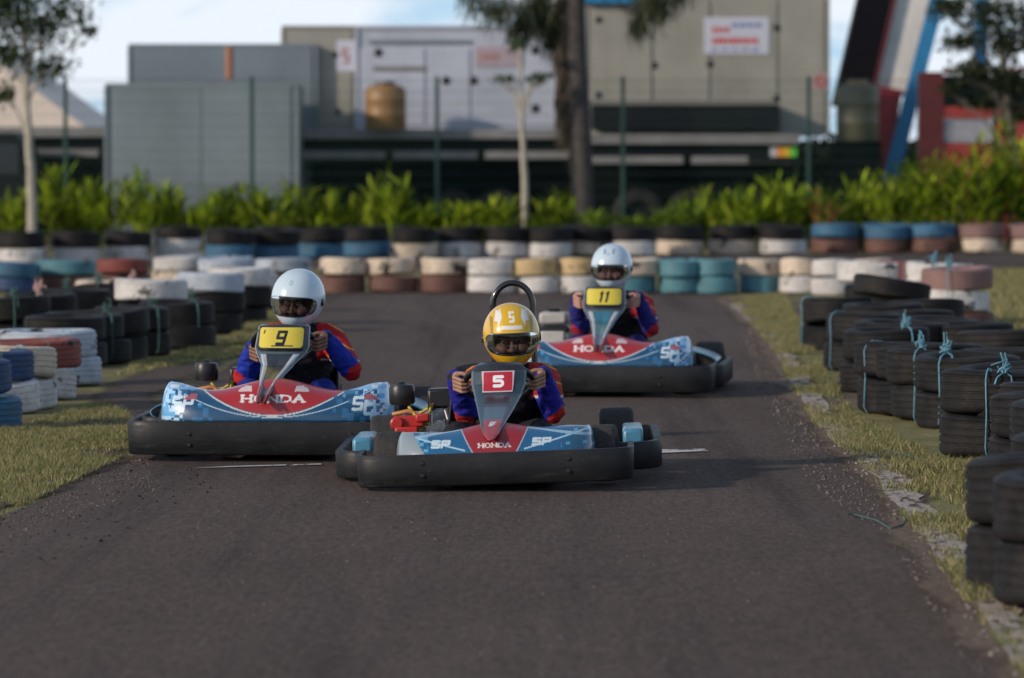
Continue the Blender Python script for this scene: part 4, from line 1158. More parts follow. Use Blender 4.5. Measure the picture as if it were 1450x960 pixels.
for i, (ex, py, w) in enumerate([(1352, 632, 'the stack wedged just left of the gap in the right barrier'), (1236, 592, 'the stack wedged between the far roped stacks at right'), (1208, 545, 'the stack wedged beside the big rope knot'), (1400, 690, 'the low lying stack in the gap of the right barrier'), (1418, 772, 'the half hidden black stack between the nearest one and the gap'), (1428, 712, 'the black stack squeezed behind the nearest stacks at right')]):
    edge_stack(+1, ex, py, .58, .19, ['black', 'black'], w, 'tyres of the right black barrier', jit=.03)
for i, (px, py) in enumerate([(1420, 560), (1440, 598), (1370, 545), (1325, 535), (1290, 520), (1255, 505), (1305, 497)]):
    stack(px, py+0, .58, .185, ['black', 'black'], f"the {nm[i]} stack in the back file of the right barrier", 'tyres of the right back file')
for i, ang, knot in ((5, -2.25, True), (6, -2.2, True), (7, -2.6, False), (8, -1.1, True), (4, -1.9, False), (3, -2.4, True), (2, -2.2, True), (10, -2.9, False), (9, -2.6, False)):
    x, y, z = tops[i]
    rope(x, y, z, .27, .38, ang, M['rope'], f"blue rope tied over {RB[i][3]}", knot, seed=i+70)
x, y, z = tops[10]
tyre(x+.42, y+.3, .43, .6, .15, 'black', 'bare black tyre lying tilted on top of the right barrier far end', 'tyres of the right black barrier', (R(5), R(7), 1))
# coloured end of the right barrier
for i, (px, py, cols, w) in enumerate([(1352, 476, ['brown', 'white', 'mauve'], 'the tall coloured stack at the far right end'), (1330, 464, ['navy', 'black', 'white'], 'the blue based stack left of the tall coloured one'),
                                       (1290, 462, ['black', 'black', 'red'], 'the red topped stack behind the right barrier'), (1240, 462, ['black', 'black', 'white'], 'the white topped stack behind the right barrier')]):
    q = stack(px, py, .6, .18, cols, w, 'coloured tyres behind the right barrier')
    rope(q[0], q[1], q[2], .3, .5, -math.pi/2-.3, M['rope'], f"pale rope hanging over {w}", knot=i < 2, seed=90+i)

# loose bits of rope on the grass
for i, (px, py) in enumerate([(1270, 648), (1240, 742), (1200, 608)]):
    g_ = gr(px, py); r = random.Random(i)
    pts = [(g_.x+(t-3)*.03, g_.y+.3*math.sin(t*.8+i)+r.uniform(-.06, .06), .008+.012*r.random()) for t in range(8)]
    o = MB().tube(pts, .003, 6).build('loose_rope', M['ropegreen']); tag(o, ['piece of green rope lying on the grass near the far gap', 'strand of grey rope on the dirt beside the white line', 'short dark rope end lying by the track edge'][i], 'rope')

# ------------------------------------------------------------------ background
def bm_panel(name, parent, x0, x1, z0, z1, y, th, m, bevel=.01):
    return MB().box2((x0, y-th, z0), (x1, y, z1)).build(name, m, parent, smooth=False, bevel=bevel)
def sheet(name, col, rough=.55, rust=.35):
    m, nt, b = new_mat(name); v = objcoord(nt, True)
    mp = nt.nodes.new('ShaderNodeMapping'); nt.links.new(v, mp.inputs[0]); mp.inputs['Scale'].default_value = (5, 5, .35)
    n = noise(nt, 1.2, 6, .7, mp.outputs[0]); n2 = noise(nt, .9, 5, .6, v)
    o = ramp(nt, n2.outputs[0], .3, .7, tuple(c*.86 for c in col)+(1,), tuple(c*1.12 for c in col)+(1,)).outputs[0]
    f = ramp(nt, n.outputs[0], .5, .75, (0, 0, 0, 1), (rust, rust, rust, 1)).outputs[0]
    nt.links.new(mix(nt, f, o, tuple(c*.55 for c in (col[0]*1.1, col[1], col[2]*.85))), b.inputs['Base Color'])
    b.inputs['Roughness'].default_value = rough; bump(nt, b, n.outputs[0], .25, .02); return m
C_grey = sheet('grey_steel_sheet', (.19, .235, .26), rust=.15)
C_grey2 = sheet('grey_steel_sheet_rear', (.16, .20, .23), rust=.15)
C_beige = sheet('beige_cabin_paint', (.275, .27, .235), rust=.25)
C_white = sheet('lilac_white_paint', (.41, .44, .52), rust=.2)
C_dark = mat('dark_steel', (.008, .010, .013), .6, var=.2, spec=.15)
C_rail = mat('pale_rail', (.20, .20, .20), .6, var=.2, vscale=2, dirt=.3)
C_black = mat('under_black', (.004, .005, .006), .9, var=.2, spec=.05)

def pbox(pxa, pya, pxb, pyb, Y):
    a, b = at(pxa, pya, Y), at(pxb, pyb, Y); return min(a.x, b.x), max(a.x, b.x), min(a.z, b.z), max(a.z, b.z)

def container(label, px0, py0, px1, py1, Y, depth, m, floor=None, cat='container', seams=(), name='container', zb=None):
    x0, x1, z0, z1 = pbox(px0, py0, px1, py1, Y)
    if zb is not None: z0 = zb
    t = thing(name, ((x0+x1)/2, Y+depth/2, z0), label, cat)
    w = x1-x0; h = z1-z0
    b = MB(); b.box((0, 0, h/2), (w, depth, h)); b.build('shell', m, t, smooth=False, bevel=.02)
    b = MB()
    for zz in (.03, h-.03):
        b.box((0, -depth/2-.015, zz), (w+.03, .05, .06))
    for xx in (-w/2, w/2): b.box((xx, -depth/2-.015, h/2), (.06, .052, h-.13))
    b.build('frame', m, t, smooth=False, bevel=.006)
    return t, w, h, depth
def door(t, w, h, d, fx0, fx1, fz0, fz1, m, name='door'):
    x0, x1 = (fx0-.5)*w, (fx1-.5)*w
    dd = MB().box2((x0, -d/2-.03, fz0*h), (x1, -d/2+.0, fz1*h)).build(name, m, t, smooth=False, bevel=.012)
    return dd
def knob(parent, w, h, d, fx, fz, r=.06):
    m = Matrix.Translation(((fx-.5)*w, -d/2-.03, fz*h)) @ Matrix.Rotation(math.pi/2, 4, 'X')
    MB().lathe([(0, .04), (r*.6, .035), (r, .015), (r, 0)], 16, m).build('handle', M['black'], parent)

YB = 79.0
t, w, h, d = container('low grey steel cabin standing on the ground behind the bushes', 150, 118, 421, 300, 76.5, 2.4, C_grey, name='steel_cabin', cat='cabin', zb=0)
door(t, w, h, d, .03, .5, .03, .985, C_grey, 'wall_panel'); door(t, w, h, d, .505, .97, .03, .985, C_grey, 'wall_panel')
t, w, h, d = container('tall grey steel cabin rising behind the low one, orange pipe in front', 183, 62, 448, 300, 79.4, 2.4, C_grey2, name='steel_cabin', cat='cabin', zb=0)
door(t, w, h, d, .02, .98, .03, .985, C_grey2, 'wall_panel')
o = MB().tube([at(325, 112, 78.0), at(325, 66, 78.0)], .07, 10).build('chimney_pipe', mat('rust_orange', (.3, .12, .07), .7)); tag(o, 'rusty orange pipe rising over the roof of the grey cabins', 'pipe')

signw = mat('white_sign', (.48, .5, .58), .5, var=.05); signr = mat('red_letters', (.5, .10, .09), .6, var=.1); signb = mat('blue_letters', (.12, .18, .36), .6)
t, w, h, d = container('narrow beige generator cabin between the grey cabins and the white one', 400, 36, 504, 184, YB+.6, 2.4, C_beige, name='generator_cabin', cat='generator')
door(t, w, h, d, .05, .95, .04, .96, C_beige); knob(t, w, h, d, .72, .72); knob(t, w, h, d, .75, .18)
s = MB().box2(((.74-.5)*w, -d/2-.045, .56*h), ((.99-.5)*w, -d/2-.031, .86*h)).build('sign', signw, t, smooth=False)
b = MB()
for (a0, b0, a1, b1) in GL['S']:
    L = math.hypot(a1-a0, (b1-b0)*2)
    cxx, czz = (a0+a1)/2, (b0+b1)/2
    b.box(((.865-.5)*w+(cxx-.5)*.09, -d/2-.05, .71*h+(czz-.5)*.24), (abs(a1-a0)*.09+.035, .008, abs(b1-b0)*.24+.035))
b.build('lettering', signr, s, smooth=False)

t, w, h, d = container('pale lilac white generator cabin on the trailer behind the drum', 505, 36, 792, 183, YB, 2.4, C_white, name='generator_cabin', cat='generator')
for a, b_ in ((.02, .335), (.345, .56), (.57, .99)): door(t, w, h, d, a, b_, .04, .78 if a > .3 else .78, C_white)
MB().box2((-.42*w, -d/2-.05, .56*h), (-.16*w, -d/2-.0, .61*h)).build('door_trim', mat('dull_metal', (.2, .2, .2), .5), t, smooth=False)
MB().box2((-.44*w, -d/2-.045, .83*h), (.06*w, -d/2-.0, .86*h)).build('vent_strip', C_grey2, t, smooth=False)
for fx, fz in ((.105, .74), (.44, .47), (.575, .47), (.88, .76), (.88, .2)): knob(t, w, h, d, fx, fz, .08)
s = MB().box2(((.585-.5)*w, -d/2-.05, .6*h), ((.82-.5)*w, -d/2-.031, .8*h)).build('sign', mat('faded_pink_sign', (.36, .30, .34), .6), t, smooth=False)
b = MB()
for k in range(5): b.box(((.60+.022*k+.01-.5)*w, -d/2-.055, .70*h), (.05, .006, .11+.03*(k % 2)))
b.build('lettering', mat('faded_red', (.42, .2, .18), .6), s, smooth=False)

t, w, h, d = container('large beige generator cabin with a red lettered white sign, right of the big trunk', 830, -30, 1172, 192, YB-.4, 2.6, C_beige, name='generator_cabin', cat='generator')
for a, b_ in ((.015, .27), (.28, .51), (.52, .79), (.80, .985)): door(t, w, h, d, a, b_, .22 if b_ < .8 else .02, .87, C_beige)
for fx, fz in ((.28, .45), (.51, .46), (.785, .69), (.785, .24), (.05, .74), (.05, .26)): knob(t, w, h, d, fx, fz, .065)
s = MB().box2(((.487-.5)*w, -d/2-.048, .52*h), ((.757-.5)*w, -d/2-.031, .755*h)).build('sign', signw, t, smooth=False)
b = MB()
rr_ = random.Random(3); b = MB()
for row, (zz, hh_, n_) in enumerate(((.675, .11, 4), (.605, .12, 10))):
    for k in range(n_): b.box(((.527+.0195*k-.5)*w, -d/2-.052, zz*h), (.075*rr_.uniform(.7, 1), .006, hh_*rr_.uniform(.8, 1.1)))
b.build('lettering', signr, s, smooth=False)
b = MB()
for k in range(4): b.box(((.615+.032*k-.5)*w, -d/2-.053, .705*h), (.11*rr_.uniform(.6, 1), .006, .07))
b.build('lettering', signb, s, smooth=False); b = MB()
for k in range(5): b.box(((.53+.042*k-.5)*w, -d/2-.053, .548*h), (.13*rr_.uniform(.6, 1), .006, .04))
b.build('lettering', signb, s, smooth=False)
# dark tank below
x0, x1, z0, z1 = pbox(838, 148, 1103, 184, YB-.75)
o = MB().box2((x0, YB-.98, z0), (x1, YB-.44, z1)).build('fuel_tank', C_dark, smooth=False, bevel=.03); tag(o, 'long black tank along the foot of the large beige cabin', 'tank')
x0, x1, z0, z1 = pbox(825, -12, 898, 5, YB-.6)
o = MB().box2((x0, YB-.6, z0), (x1, YB+.6, z1)).build('roof_cover', mat('blue_cover', (.02, .2, .42), .5), smooth=False, bevel=.02); tag(o, 'bright blue cover on top of the large beige cabin', 'cover')

# trailer
def truck_wheel(parent, x, y, r=.5):
    e = bpy.data.objects.new('wheel', None); COL.objects.link(e); e.parent = parent; e.location = (x, y, r)
    m = Matrix.Rotation(math.pi/2, 4, 'X')
    MB().lathe([(r*.55, -.13), (r*.9, -.14), (r, -.1), (r, .1), (r*.9, .14), (r*.55, .13)], 30, m).build('tyre', TY['black'], e)
    MB().lathe([(0, .06), (r*.2, .08), (r*.25, .03), (r*.5, .05), (r*.57, .12), (r*.57, -.12)], 24, m).build('rim', C_dark, e)
def trailer(label, pxa, pxb, ya, Y, name='flatbed_trailer', wheels=()):
    xa, xb = at(pxa, 200, Y).x, at(pxb, 200, Y).x
    t = thing(name, ((xa+xb)/2, Y+1.2, 0), label, 'trailer'); w = xb-xa
    def zz(py): return at(0, py, Y).z
    MB().box2((-w/2, -1.2, zz(ya+14)), (w/2, 1.2, zz(ya))).build('bed', C_rail, t, smooth=False, bevel=.01)
    MB().box2((-w/2, -1.0, zz(ya+30)), (w/2, 1.0, zz(ya+14.5))).build('chassis', C_dark, t, smooth=False)
    b = MB()
    n = max(2, int(w/1.7)); 
    for k in range(n):
        a = -w/2+w*k/n; b.box2((a+.03, -1.16, zz(ya+42)), (a+w/n-.12, -1.1, zz(ya+31)))
    b.build('side_rail', C_rail, t, smooth=False, bevel=.01)
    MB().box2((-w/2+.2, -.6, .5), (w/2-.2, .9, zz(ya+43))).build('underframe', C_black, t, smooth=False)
    for px in wheels: truck_wheel(t, at(px, 200, Y).x-t.location.x, -.9)
    return t
t = trailer('long flatbed trailer carrying the white generator cabin', 424, 815, 183, YB-.6, wheels=(640, 706))
trailer('flatbed trailer under the large beige cabin, reflector plate at its end', 822, 1132, 190, YB-1.0, wheels=(905, 980, 1050))
trailer('flatbed trailer at the left edge beside the low grey cabin', -60, 148, 180, YB+.6, wheels=(20, 110))
# reflector
x0, x1, z0, z1 = pbox(1090, 209, 1128, 222, YB-2.0)
t = thing('reflector_plate', ((x0+x1)/2, YB-2.12, z0), 'striped white, orange and green reflector plate at the trailer end', 'reflector')
ww = x1-x0
for k, c in enumerate([(.5, .5, .55), (.8, .3, .03), (.75, .5, .03), (.12, .6, .05)]):
    MB().box2((-ww/2+ww*k/4, -.02, 0), (-ww/2+ww*(k+1)/4-.004, .02, z1-z0)).build('stripe', mat('reflector_stripe', c, .3), t, smooth=False)
o = MB().box2((x0-.4, YB-2.08, z0-.12), (x1+.1, YB-2.0, z0+.02)).build('tail_bar', C_dark, smooth=False); tag(o, 'dark bar carrying the striped reflector plate', 'bar')

# drum and olive drum
def drum(px, py0, py1, hw, Y, m, lidm, label):
    a = at(px, py1, Y); top = at(px, py0, Y); r = hw/(F/Y); H = top.z-a.z
    t = thing('drum', (a.x, Y, a.z), label, 'drum')
    MB().lathe([(0, 0), (r*.96, 0), (r, .03), (r, H*.3), (r*1.02, H*.32), (r, H*.34), (r, H*.64), (r*1.02, H*.66), (r, H*.68), (r, H*.86), (r*.8, H*.97), (r*.5, H), (0, H)], 28).build('body', m, t)
    MB().lathe([(0, H+.06), (r*.45, H+.06), (r*.5, H), (r*.5, H-.03)], 20).build('lid', lidm, t)
drum(546, 120, 183, 29, YB-1.1, mat('ochre_plastic', (.26, .145, .05), .5, dirt=.3), M['black'], 'ochre yellow plastic drum standing on the trailer')
drum(1214, 118, 200, 30, 76.0, mat('olive_plastic', (.10, .095, .055), .5, dirt=.3), mat('brown_lid', (.25, .14, .06), .6), 'olive drum at the foot of the slanting tower')
o = MB().box2((at(1180, 0, 76).x, 75.5, 0), (at(1246, 0, 76).x, 76.6, at(0, 200.5, 76).z)).build('drum_stand', C_black, smooth=False); tag(o, 'low dark block the olive drum stands on', 'stand')

# slanting tower (black, white and blue beams)
Yt = 84.0
t = thing('slanted_tower', (at(1260, 245, Yt).x, Yt, 0), 'slanting tower of black, white, red and blue beams behind the right bushes', 'tower')
def beam(name, pts, m, y0, y1):
    P = [at(px, py, Yt) for px, py in pts]; b = MB(); b.prism([(p.x-t.location.x, p.z) for p in P], y0, y1); b.build(name, m, t, smooth=False)
beam('black_beam', [(1180, 150), (1232, 150), (1280, -60), (1229, -60)], mat('black_fabric', (.006, .006, .009), .7, spec=.1), 0, .7)
beam('dark_red_edge', [(1229, 150), (1235, 150), (1283, -60), (1276, -60)], mat('dark_red', (.08, .01, .015), .5), -.05, .3)
beam('white_beam', [(1239, 122), (1280, 136), (1333, -60), (1282, -60)], mat('white_fabric', (.66, .63, .58), .6, var=.12, vscale=2, dirt=.2), .1, .8)
beam('red_foot', [(1228, 300), (1250, 300), (1277, 128), (1246, 122)], mat('red_fabric', (.30, .008, .02), .5), -.12, .5)
beam('blue_beam', [(1236, 300), (1258, 300), (1352, -60), (1331, -60)], mat('blue_steel', (.02, .19, .40), .45), -.3, -.06)
beam('blue_beam', [(1385, 110), (1402, 110), (1408, -60), (1386, -60)], mat('blue_steel_far', (.02, .22, .45), .45), .6, .9)
# red kiosk
Yk = 80.0
xk = at(1372, 245, Yk).x
t = thing('red_kiosk', (xk, Yk, 0), 'red framed kiosk with a pale panel behind the tall right bushes', 'kiosk')
redm = mat('kiosk_red', (.32, .035, .03), .5, var=.15)
def kb(name, px0, py0, px1, py1, y0, y1, m):
    x0, x1, z0, z1 = pbox(px0, py0, px1, py1, Yk); MB().box2((x0-xk, y0, max(z0, 0)), (x1-xk, y1, z1)).build(name, m, t, smooth=False, bevel=.01)
kb('post', 1301, 102, 1334, 360, -.1, .3, redm); kb('post', 1472, 102, 1500, 360, -.1, .3, redm)
kb('beam', 1336, 151, 1470, 168, -.12, .2, redm); kb('beam', 1336, 96, 1470, 104, -.12, .2, mat('kiosk_pink', (.35, .16, .14), .5))
kb('panel', 1336, 168.5, 1402, 202, -.05, .1, mat('pale_panel', (.32, .33, .38), .5)); kb('panel', 1404, 168.5, 1470, 202, -.05, .1, redm)
kb('lower_wall', 1336, 203, 1470, 360, -.08, .14, redm)
kb('back_wall', 1336, 104.5, 1470, 150, 1.2, 1.3, C_dark)

# left warehouse with pale roof
Yw = 120.0
a, b_ = at(-420, 175, Yw), at(118, 190, Yw)
t = thing('warehouse', ((a.x+b_.x)/2, Yw, 0), 'low building with a pale beige sloping roof behind the left tree', 'building')
cx_ = t.location.x; hwid = (b_.x-a.x)/2; zr = at(0, 60, Yw).z; ze = at(0, 188, Yw).z
bb = MB(); bb.box2((-hwid, 0, 0), (hwid, 12, ze)); bb.build('wall', mat('warehouse_wall', (.12, .12, .13), .7), t, smooth=False)
pk = at(-40, 60, Yw).x-cx_
MB().prism([(-hwid-.3, ze), (hwid+.3, ze), (pk, zr)], -.3, 12.3).build('roof', mat('pale_beige_roof', (.72, .62, .54), .7, var=.08), t, smooth=False)

# dark truck cab at the left edge
x0, x1, z0, z1 = pbox(-60, 188, 42, 300, 77.0)
t = thing('truck_cab', ((x0+x1)/2, 77, 0), 'black truck cab cut by the left edge behind the bushes', 'truck'); w = x1-x0
MB().prism([(-w/2, .5), (w/2, .5), (w/2, z1-.5), (w/2-.25, z1), (-w/2, z1)], 0, 2.2).build('cab', C_dark, t, smooth=False, bevel=.04)
MB().box2((w/2-.75, -.012, z1-.75), (w/2-.2, .0, z1-.2)).build('window', mat('cab_glass', (.01, .012, .015), .1), t, smooth=False)
truck_wheel(t, 0, .3)

# dark hedge and wall added to stand for the black shade under the trailers
hb = MB(); r = random.Random(5)
x = -16.0
DL = blade_mat('dark_leaves', 0, 0)
V = []; Fc = []; Cc = []
rg = np.random.default_rng(33)
nL = 26000
hx_ = rg.uniform(-15, 13.5, nL); hy_ = rg.uniform(85.5, 87, nL); hz_ = rg.uniform(0, 1.95, nL)+.12*np.sin(hx_*3)
hz_ = np.clip(hz_, .02, 3)
def leaf_cloud(name, P, size, aspect, cols, parent, seed, droop=None, mt=None):
    r_ = np.random.default_rng(seed); n = len(P)
    d = r_.normal(0, 1, (n, 3)); 
    if droop is not None: d = d*droop[1] + np.array([0, 0, -1])*droop[0]
    d /= np.linalg.norm(d, axis=1)[:, None]+1e-9
    s = np.cross(d, r_.normal(0, 1, (n, 3))); s /= np.linalg.norm(s, axis=1)[:, None]+1e-9
    L = (size*r_.uniform(.6, 1.3, n))[:, None]; W = L*aspect
    q = np.stack([P, P+d*L*.5+s*W, P+d*L, P+d*L*.5-s*W], 1).reshape(-1, 3)
    me = bpy.data.meshes.new(name); i = np.arange(n)*4
    me.from_pydata(q.tolist(), [], [(int(a), int(a+1), int(a+2), int(a+3)) for a in i])
    c = np.array(cols)[r_.integers(0, len(cols), n)]*r_.uniform(.65, 1.35, (n, 1))
    set_col(me, np.repeat(c, 4, 0)); me.materials.append(mt or GB)
    o = bpy.data.objects.new(name, me); COL.objects.link(o)
    if parent is not None: o.parent = parent
    return o
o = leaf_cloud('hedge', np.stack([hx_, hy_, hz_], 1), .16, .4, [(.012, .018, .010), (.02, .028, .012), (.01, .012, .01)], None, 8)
tag(o, 'dark hedge added for the black shade beneath and behind the trailers', 'hedge')
tag(MB().box2((-16, 87.2, 0), (14, 87.5, 1.95)).build('backing_wall', C_black, smooth=False), 'low dark wall added behind the trailers to keep the gap black', 'wall')  # added backing that keeps the gap under the trailers dark

# green mesh fence
FG = mat('fence_green', (.012, .05, .04), .5, var=.1)
FX = [-171, 93, 357, 619, 882, 1145, 1408, 1672]
Yf = 74.0
t = thing('mesh_fence', (at(725, 245, Yf).x, Yf, 0), 'green wire mesh fence with square posts behind the bushes', 'fence')
ztop = at(0, 108, Yf).z
for i, px in enumerate(FX):
    x = at(px, 245, Yf).x; MB().box2((x-.034, -.03, 0), (x+.034, .03, ztop)).build('post', FG, t, smooth=False, bevel=.006)
for i in range(len(FX)-1):
    xa, xb = at(FX[i], 245, Yf).x+.05, at(FX[i+1], 245, Yf).x-.05
    b = MB()
    n = int((xb-xa)/.055)
    for k in range(n+1):
        x = xa+(xb-xa)*k/n; b.box2((x-.0022, -.0022, .05), (x+.0022, .0022, ztop-.04))
    for k in range(15):
        z = .06+(ztop-.12)*k/14; b.box2((xa, -.007, z-.003), (xb, -.0025, z+.003))
    b.build('wire_mesh', FG, t, smooth=False)
# round sign on the fence
p = at(1162, 115, Yf-.06); m = Matrix.Rotation(math.pi/2, 4, 'X')
t = thing('round_sign', (p.x, p.y, p.z), 'small pale sign with a red ring fixed to the fence by the large cabin', 'sign')
MB().box((0, 0, 0), (.24, .015, .3)).build('plate', mat('pale_red_plate', (.32, .25, .25), .5), t, smooth=False)
MB().lathe([(.065, .01), (.10, .01), (.10, .022), (.065, .022)], 24, m, True).build('ring', mat('sign_red', (.4, .04, .03), .5), t)

# ------------------------------------------------------------------ bushes
LB = blade_mat('bush_leaves', 0, 0)
def bush(px, py_top, Y, width_px, nleaf, label, seed, cols, upright=.6):
    s = F/Y; g_x = at(px, 245, Y).x; H = at(px, py_top, Y).z; W = width_px/s/2
    r_ = random.Random(seed); t = thing('bush', (g_x, Y, 0), label, 'bush', 'bright green bushes behind the tyres')
    V = []; Fc = []; Cl = []
    stems = MB()
    ns = max(5, int(nleaf/11))
    for k in range(ns):
        a = r_.uniform(0, 6.28); q = r_.random()**.6
        bx, by = math.cos(a)*q*W*.55, math.sin(a)*q*.3
        lean_x = bx*.9+r_.uniform(-.12, .12); h = H*r_.uniform(.45, 1.0)*(1-.3*q)
        tip = Vector((bx+lean_x, by*1.6, h)); base = Vector((bx, by, 0)); midp = Vector((bx+lean_x*.35, by*1.2, h*.55))
        stems.tube([base, midp, tip], [.012, .009, .004], 5)
        nl = int(nleaf/ns*.75)+4
        for j in range(nl):
            u = .3+.7*(j+.5)/nl
            p = base.lerp(midp, u*2) if u < .5 else midp.lerp(tip, u*2-1)
            ang = r_.uniform(0, 6.28); el_ = r_.uniform(.2, 1.3)*upright+.42
            L = r_.uniform(.30, .58)*(1.1-.3*u); wd = L*.085
            d = Vector((math.cos(ang)*math.cos(el_), math.sin(ang)*math.cos(el_), math.sin(el_)))
            sd = d.cross(Vector((0, 0, 1))).normalized()*wd
            p1 = p+d*L*.5; p2 = p+d*L+Vector((0, 0, -L*.12))
            c = r_.choice(cols); f = r_.uniform(.6, 1.35); c = (c[0]*f, c[1]*f, c[2]*f)
            o = len(V); V += [p, p1+sd, p2, p1-sd]; Fc.append((o, o+1, o+2, o+3)); Cl += [c]*4
    me = bpy.data.meshes.new('foliage'); me.from_pydata([tuple(v) for v in V], [], Fc); set_col(me, np.array(Cl)); me.materials.append(LB)
    fo = bpy.data.objects.new('foliage', me); COL.objects.link(fo); fo.parent = t
    stems.build('stems', mat_stem, t)
mat_stem = mat('bush_stem', (.10, .12, .03), .7)
YG = [(.26, .36, .015), (.29, .39, .02), (.12, .20, .012), (.05, .08, .01), (.38, .45, .04)]
DGc = [(.08, .14, .015), (.12, .19, .02), (.18, .27, .03)]
hints = ['at the left edge by the black truck cab', 'just right of the left tree trunk', 'below the left end of the low grey cabin', 'below the low grey cabin left of its middle', 'below the middle of the low grey cabin',
         'left of the second fence post', 'below the right end of the low grey cabin', 'between the grey cabin and the trailer', 'tallest one in front of the white cabin', 'below the ochre drum', 'left of the third fence post',
         'right of the third fence post', 'left of the slender pale trunk', 'between the slender trunk and the big trunk', 'right against the big trunk', 'dim one left of the fourth fence post', 'low one left of the reflector plate', 'under the large beige cabin middle', 'under the striped reflector plate',
         'left of the fifth fence post', 'right of the fifth fence post', 'below the olive drum', 'below the slanting tower', 'tall one left of the red kiosk', 'tall one below the red kiosk post', 'tallest one before the pale kiosk panel', 'tall one left of the right tree trunk', 'at the right edge beside the thin trunk']
bp = [(10, 262, 110), (90, 232, 110), (140, 245, 100), (195, 238, 110), (250, 262, 90), (300, 258, 100), (350, 250, 100), (410, 252, 110), (470, 265, 100), (548, 232, 80), (590, 284, 64),
      (640, 290, 70), (690, 274, 84), (785, 270, 62), (845, 306, 44), (905, 308, 44), (960, 282, 80), (1010, 268, 90), (1060, 258, 90), (1100, 240, 90),
      (1140, 250, 90), (1190, 262, 90), (1235, 240, 90), (1275, 215, 110), (1320, 210, 120), (1370, 172, 130), (1420, 162, 120), (1465, 175, 100)]
hints = hints[:8] + ['below the ochre drum'] + ['tallest one in front of the white cabin'] + hints[10:]
while len(hints) < len(bp): hints.append('at the far right corner')
for i, (px, top, wpx) in enumerate(bp):
    cols = YG if i not in (14, 15, 16, 21) else DGc
    bush(px, top, 71.2+random.uniform(-.5, 1.0), wpx*.86, 340 if top < 235 else 240, f"bright green leafy bush {hints[i]}", i+100, cols)
# reddish plant accents
bush(1172, 272, 70.6, 30, 50, 'small reddish green plant among the bushes below the round sign', 300, [(.25, .1, .04), (.2, .22, .04)])

# ------------------------------------------------------------------ trees
BARK = mat('bark_grey', (.10, .085, .075), .9, var=.35, vscale=8, bmp=.5, bscale=25)
BARKP = mat('bark_pale', (.36, .33, .27), .85, var=.25, vscale=8, bmp=.4, bscale=25)
def tree(label, trunk, radii, Y, m, clumps, cols, leaf, aspect, seed, droop=None, lift=False):
    P = [at(px, py, Y) for px, py in trunk]; base = Vector((P[0].x, Y, 0))
    t = thing('tree', base, label, 'tree', None)
    pts = [Vector((0, 0, 0))]+[p-base for p in P[1:]]
    fine = []; fr_ = []
    for i in range(len(pts)-1):
        for k in range(5):
            q = k/5; w = Vector((mnoise.noise(Vector((i*3+q*2, seed, 0)))*.03, 0, 0))
            fine.append(pts[i].lerp(pts[i+1], q)+w); fr_.append(radii[i]*(1-q)+radii[i+1]*q)
    fine.append(pts[-1]); fr_.append(radii[-1])
    b = MB(); b.tube(fine, fr_, 14); b.build('trunk', m, t)
    bb = MB(); r_ = np.random.default_rng(seed); L = []
    for (px, py, dy, rx, rz, n) in clumps:
        c = at(px, py, Y)-base; c.y += dy
        q = r_.normal(0, .5, (n, 3))*np.array([rx, rx*.8, rz])+np.array(c); L.append(q)
        # limb to the clump from the trunk
        z = c.z+abs(c.x)*.4+.3 if lift else max(.8, c.z-abs(c.x)*.8-.4); sx_ = np.interp(z, [p.z for p in fine], [p.x for p in fine])
        st = Vector((float(sx_), 0, z)); bb.tube([st, st.lerp(c, .5)+Vector((0, 0, .12)), c], [.035, .02, .008], 6)
        for k in range(4):
            e = c+Vector((r_.normal()*rx*.6, r_.normal()*rx*.5, r_.normal()*rz*.6)); bb.tube([st.lerp(c, .7), e], [.012, .004], 5)
    bb.build('branches', m, t)
    leaf_cloud('crown', np.concatenate(L), leaf, aspect, cols, t, seed+1, droop)
    return t
DG = [(.03, .06, .02), (.05, .085, .03), (.02, .04, .015), (.08, .11, .04)]
tree('slender tree with a pale trunk and loose dark crown at the left', [(47, 330), (44, 240), (38, 150), (36, 60), (40, -60)], [.085, .075, .06, .05, .03], 69.5, BARKP,
     [(20, 20, 0, .55, .42, 700), (60, 45, .1, .38, .32, 330), (70, 95, 0, .36, .24, 340), (10, 75, 0, .38, .3, 300), (8, 135, 0, .15, .14, 120), (95, 20, 0, .4, .25, 320), (50, -30, 0, .7, .5, 1200), (125, 42, 0, .16, .12, 70), (-20, 10, 0, .5, .4, 500)],
     DG, .10, .35, 41)
big_tree = tree('big straight dark trunk with drooping needle foliage near the middle', [(828, 330), (824, 240), (818, 120), (815, 0), (812, -120)], [.19, .185, .175, .165, .15], 73.0, mat('bark_dark', (.055, .048, .046), .9, var=.3, vscale=8, bmp=.5, bscale=25),
     [(705, 5, -.3, .45, .25, 420), (765, 5, .1, .4, .4, 900), (735, 30, .2, .22, .3, 250), (925, 0, -.2, .35, .25, 350), (905, 25, 0, .16, .25, 160), (670, -20, 0, .3, .2, 200), (785, 35, .3, .22, .35, 450), (850, -50, 0, .7, .3, 600), (955, -18, .0, .3, .2, 160)],
     [(.05, .065, .03), (.035, .05, .025), (.09, .10, .05)], .34, .035, 42, droop=(1.0, .35), lift=True)
tb = at(828, 330, 73.0); rg2 = np.random.default_rng(77); nn = 900
qy = rg2.uniform(-40, 165, nn); qx = 799+rg2.normal(0, 5.5, nn)+(qy-60)*.03
PP = np.array([tuple(at(a_, b_, 73.1+c_)) for a_, b_, c_ in zip(qx, qy, rg2.normal(0, .08, nn))])-np.array([tb.x, 73.0, tb.z])
leaf_cloud('hanging_fronds', PP, .42, .05, [(.11, .085, .065), (.15, .12, .09), (.07, .06, .05)], big_tree, 78, droop=(1.0, .12))
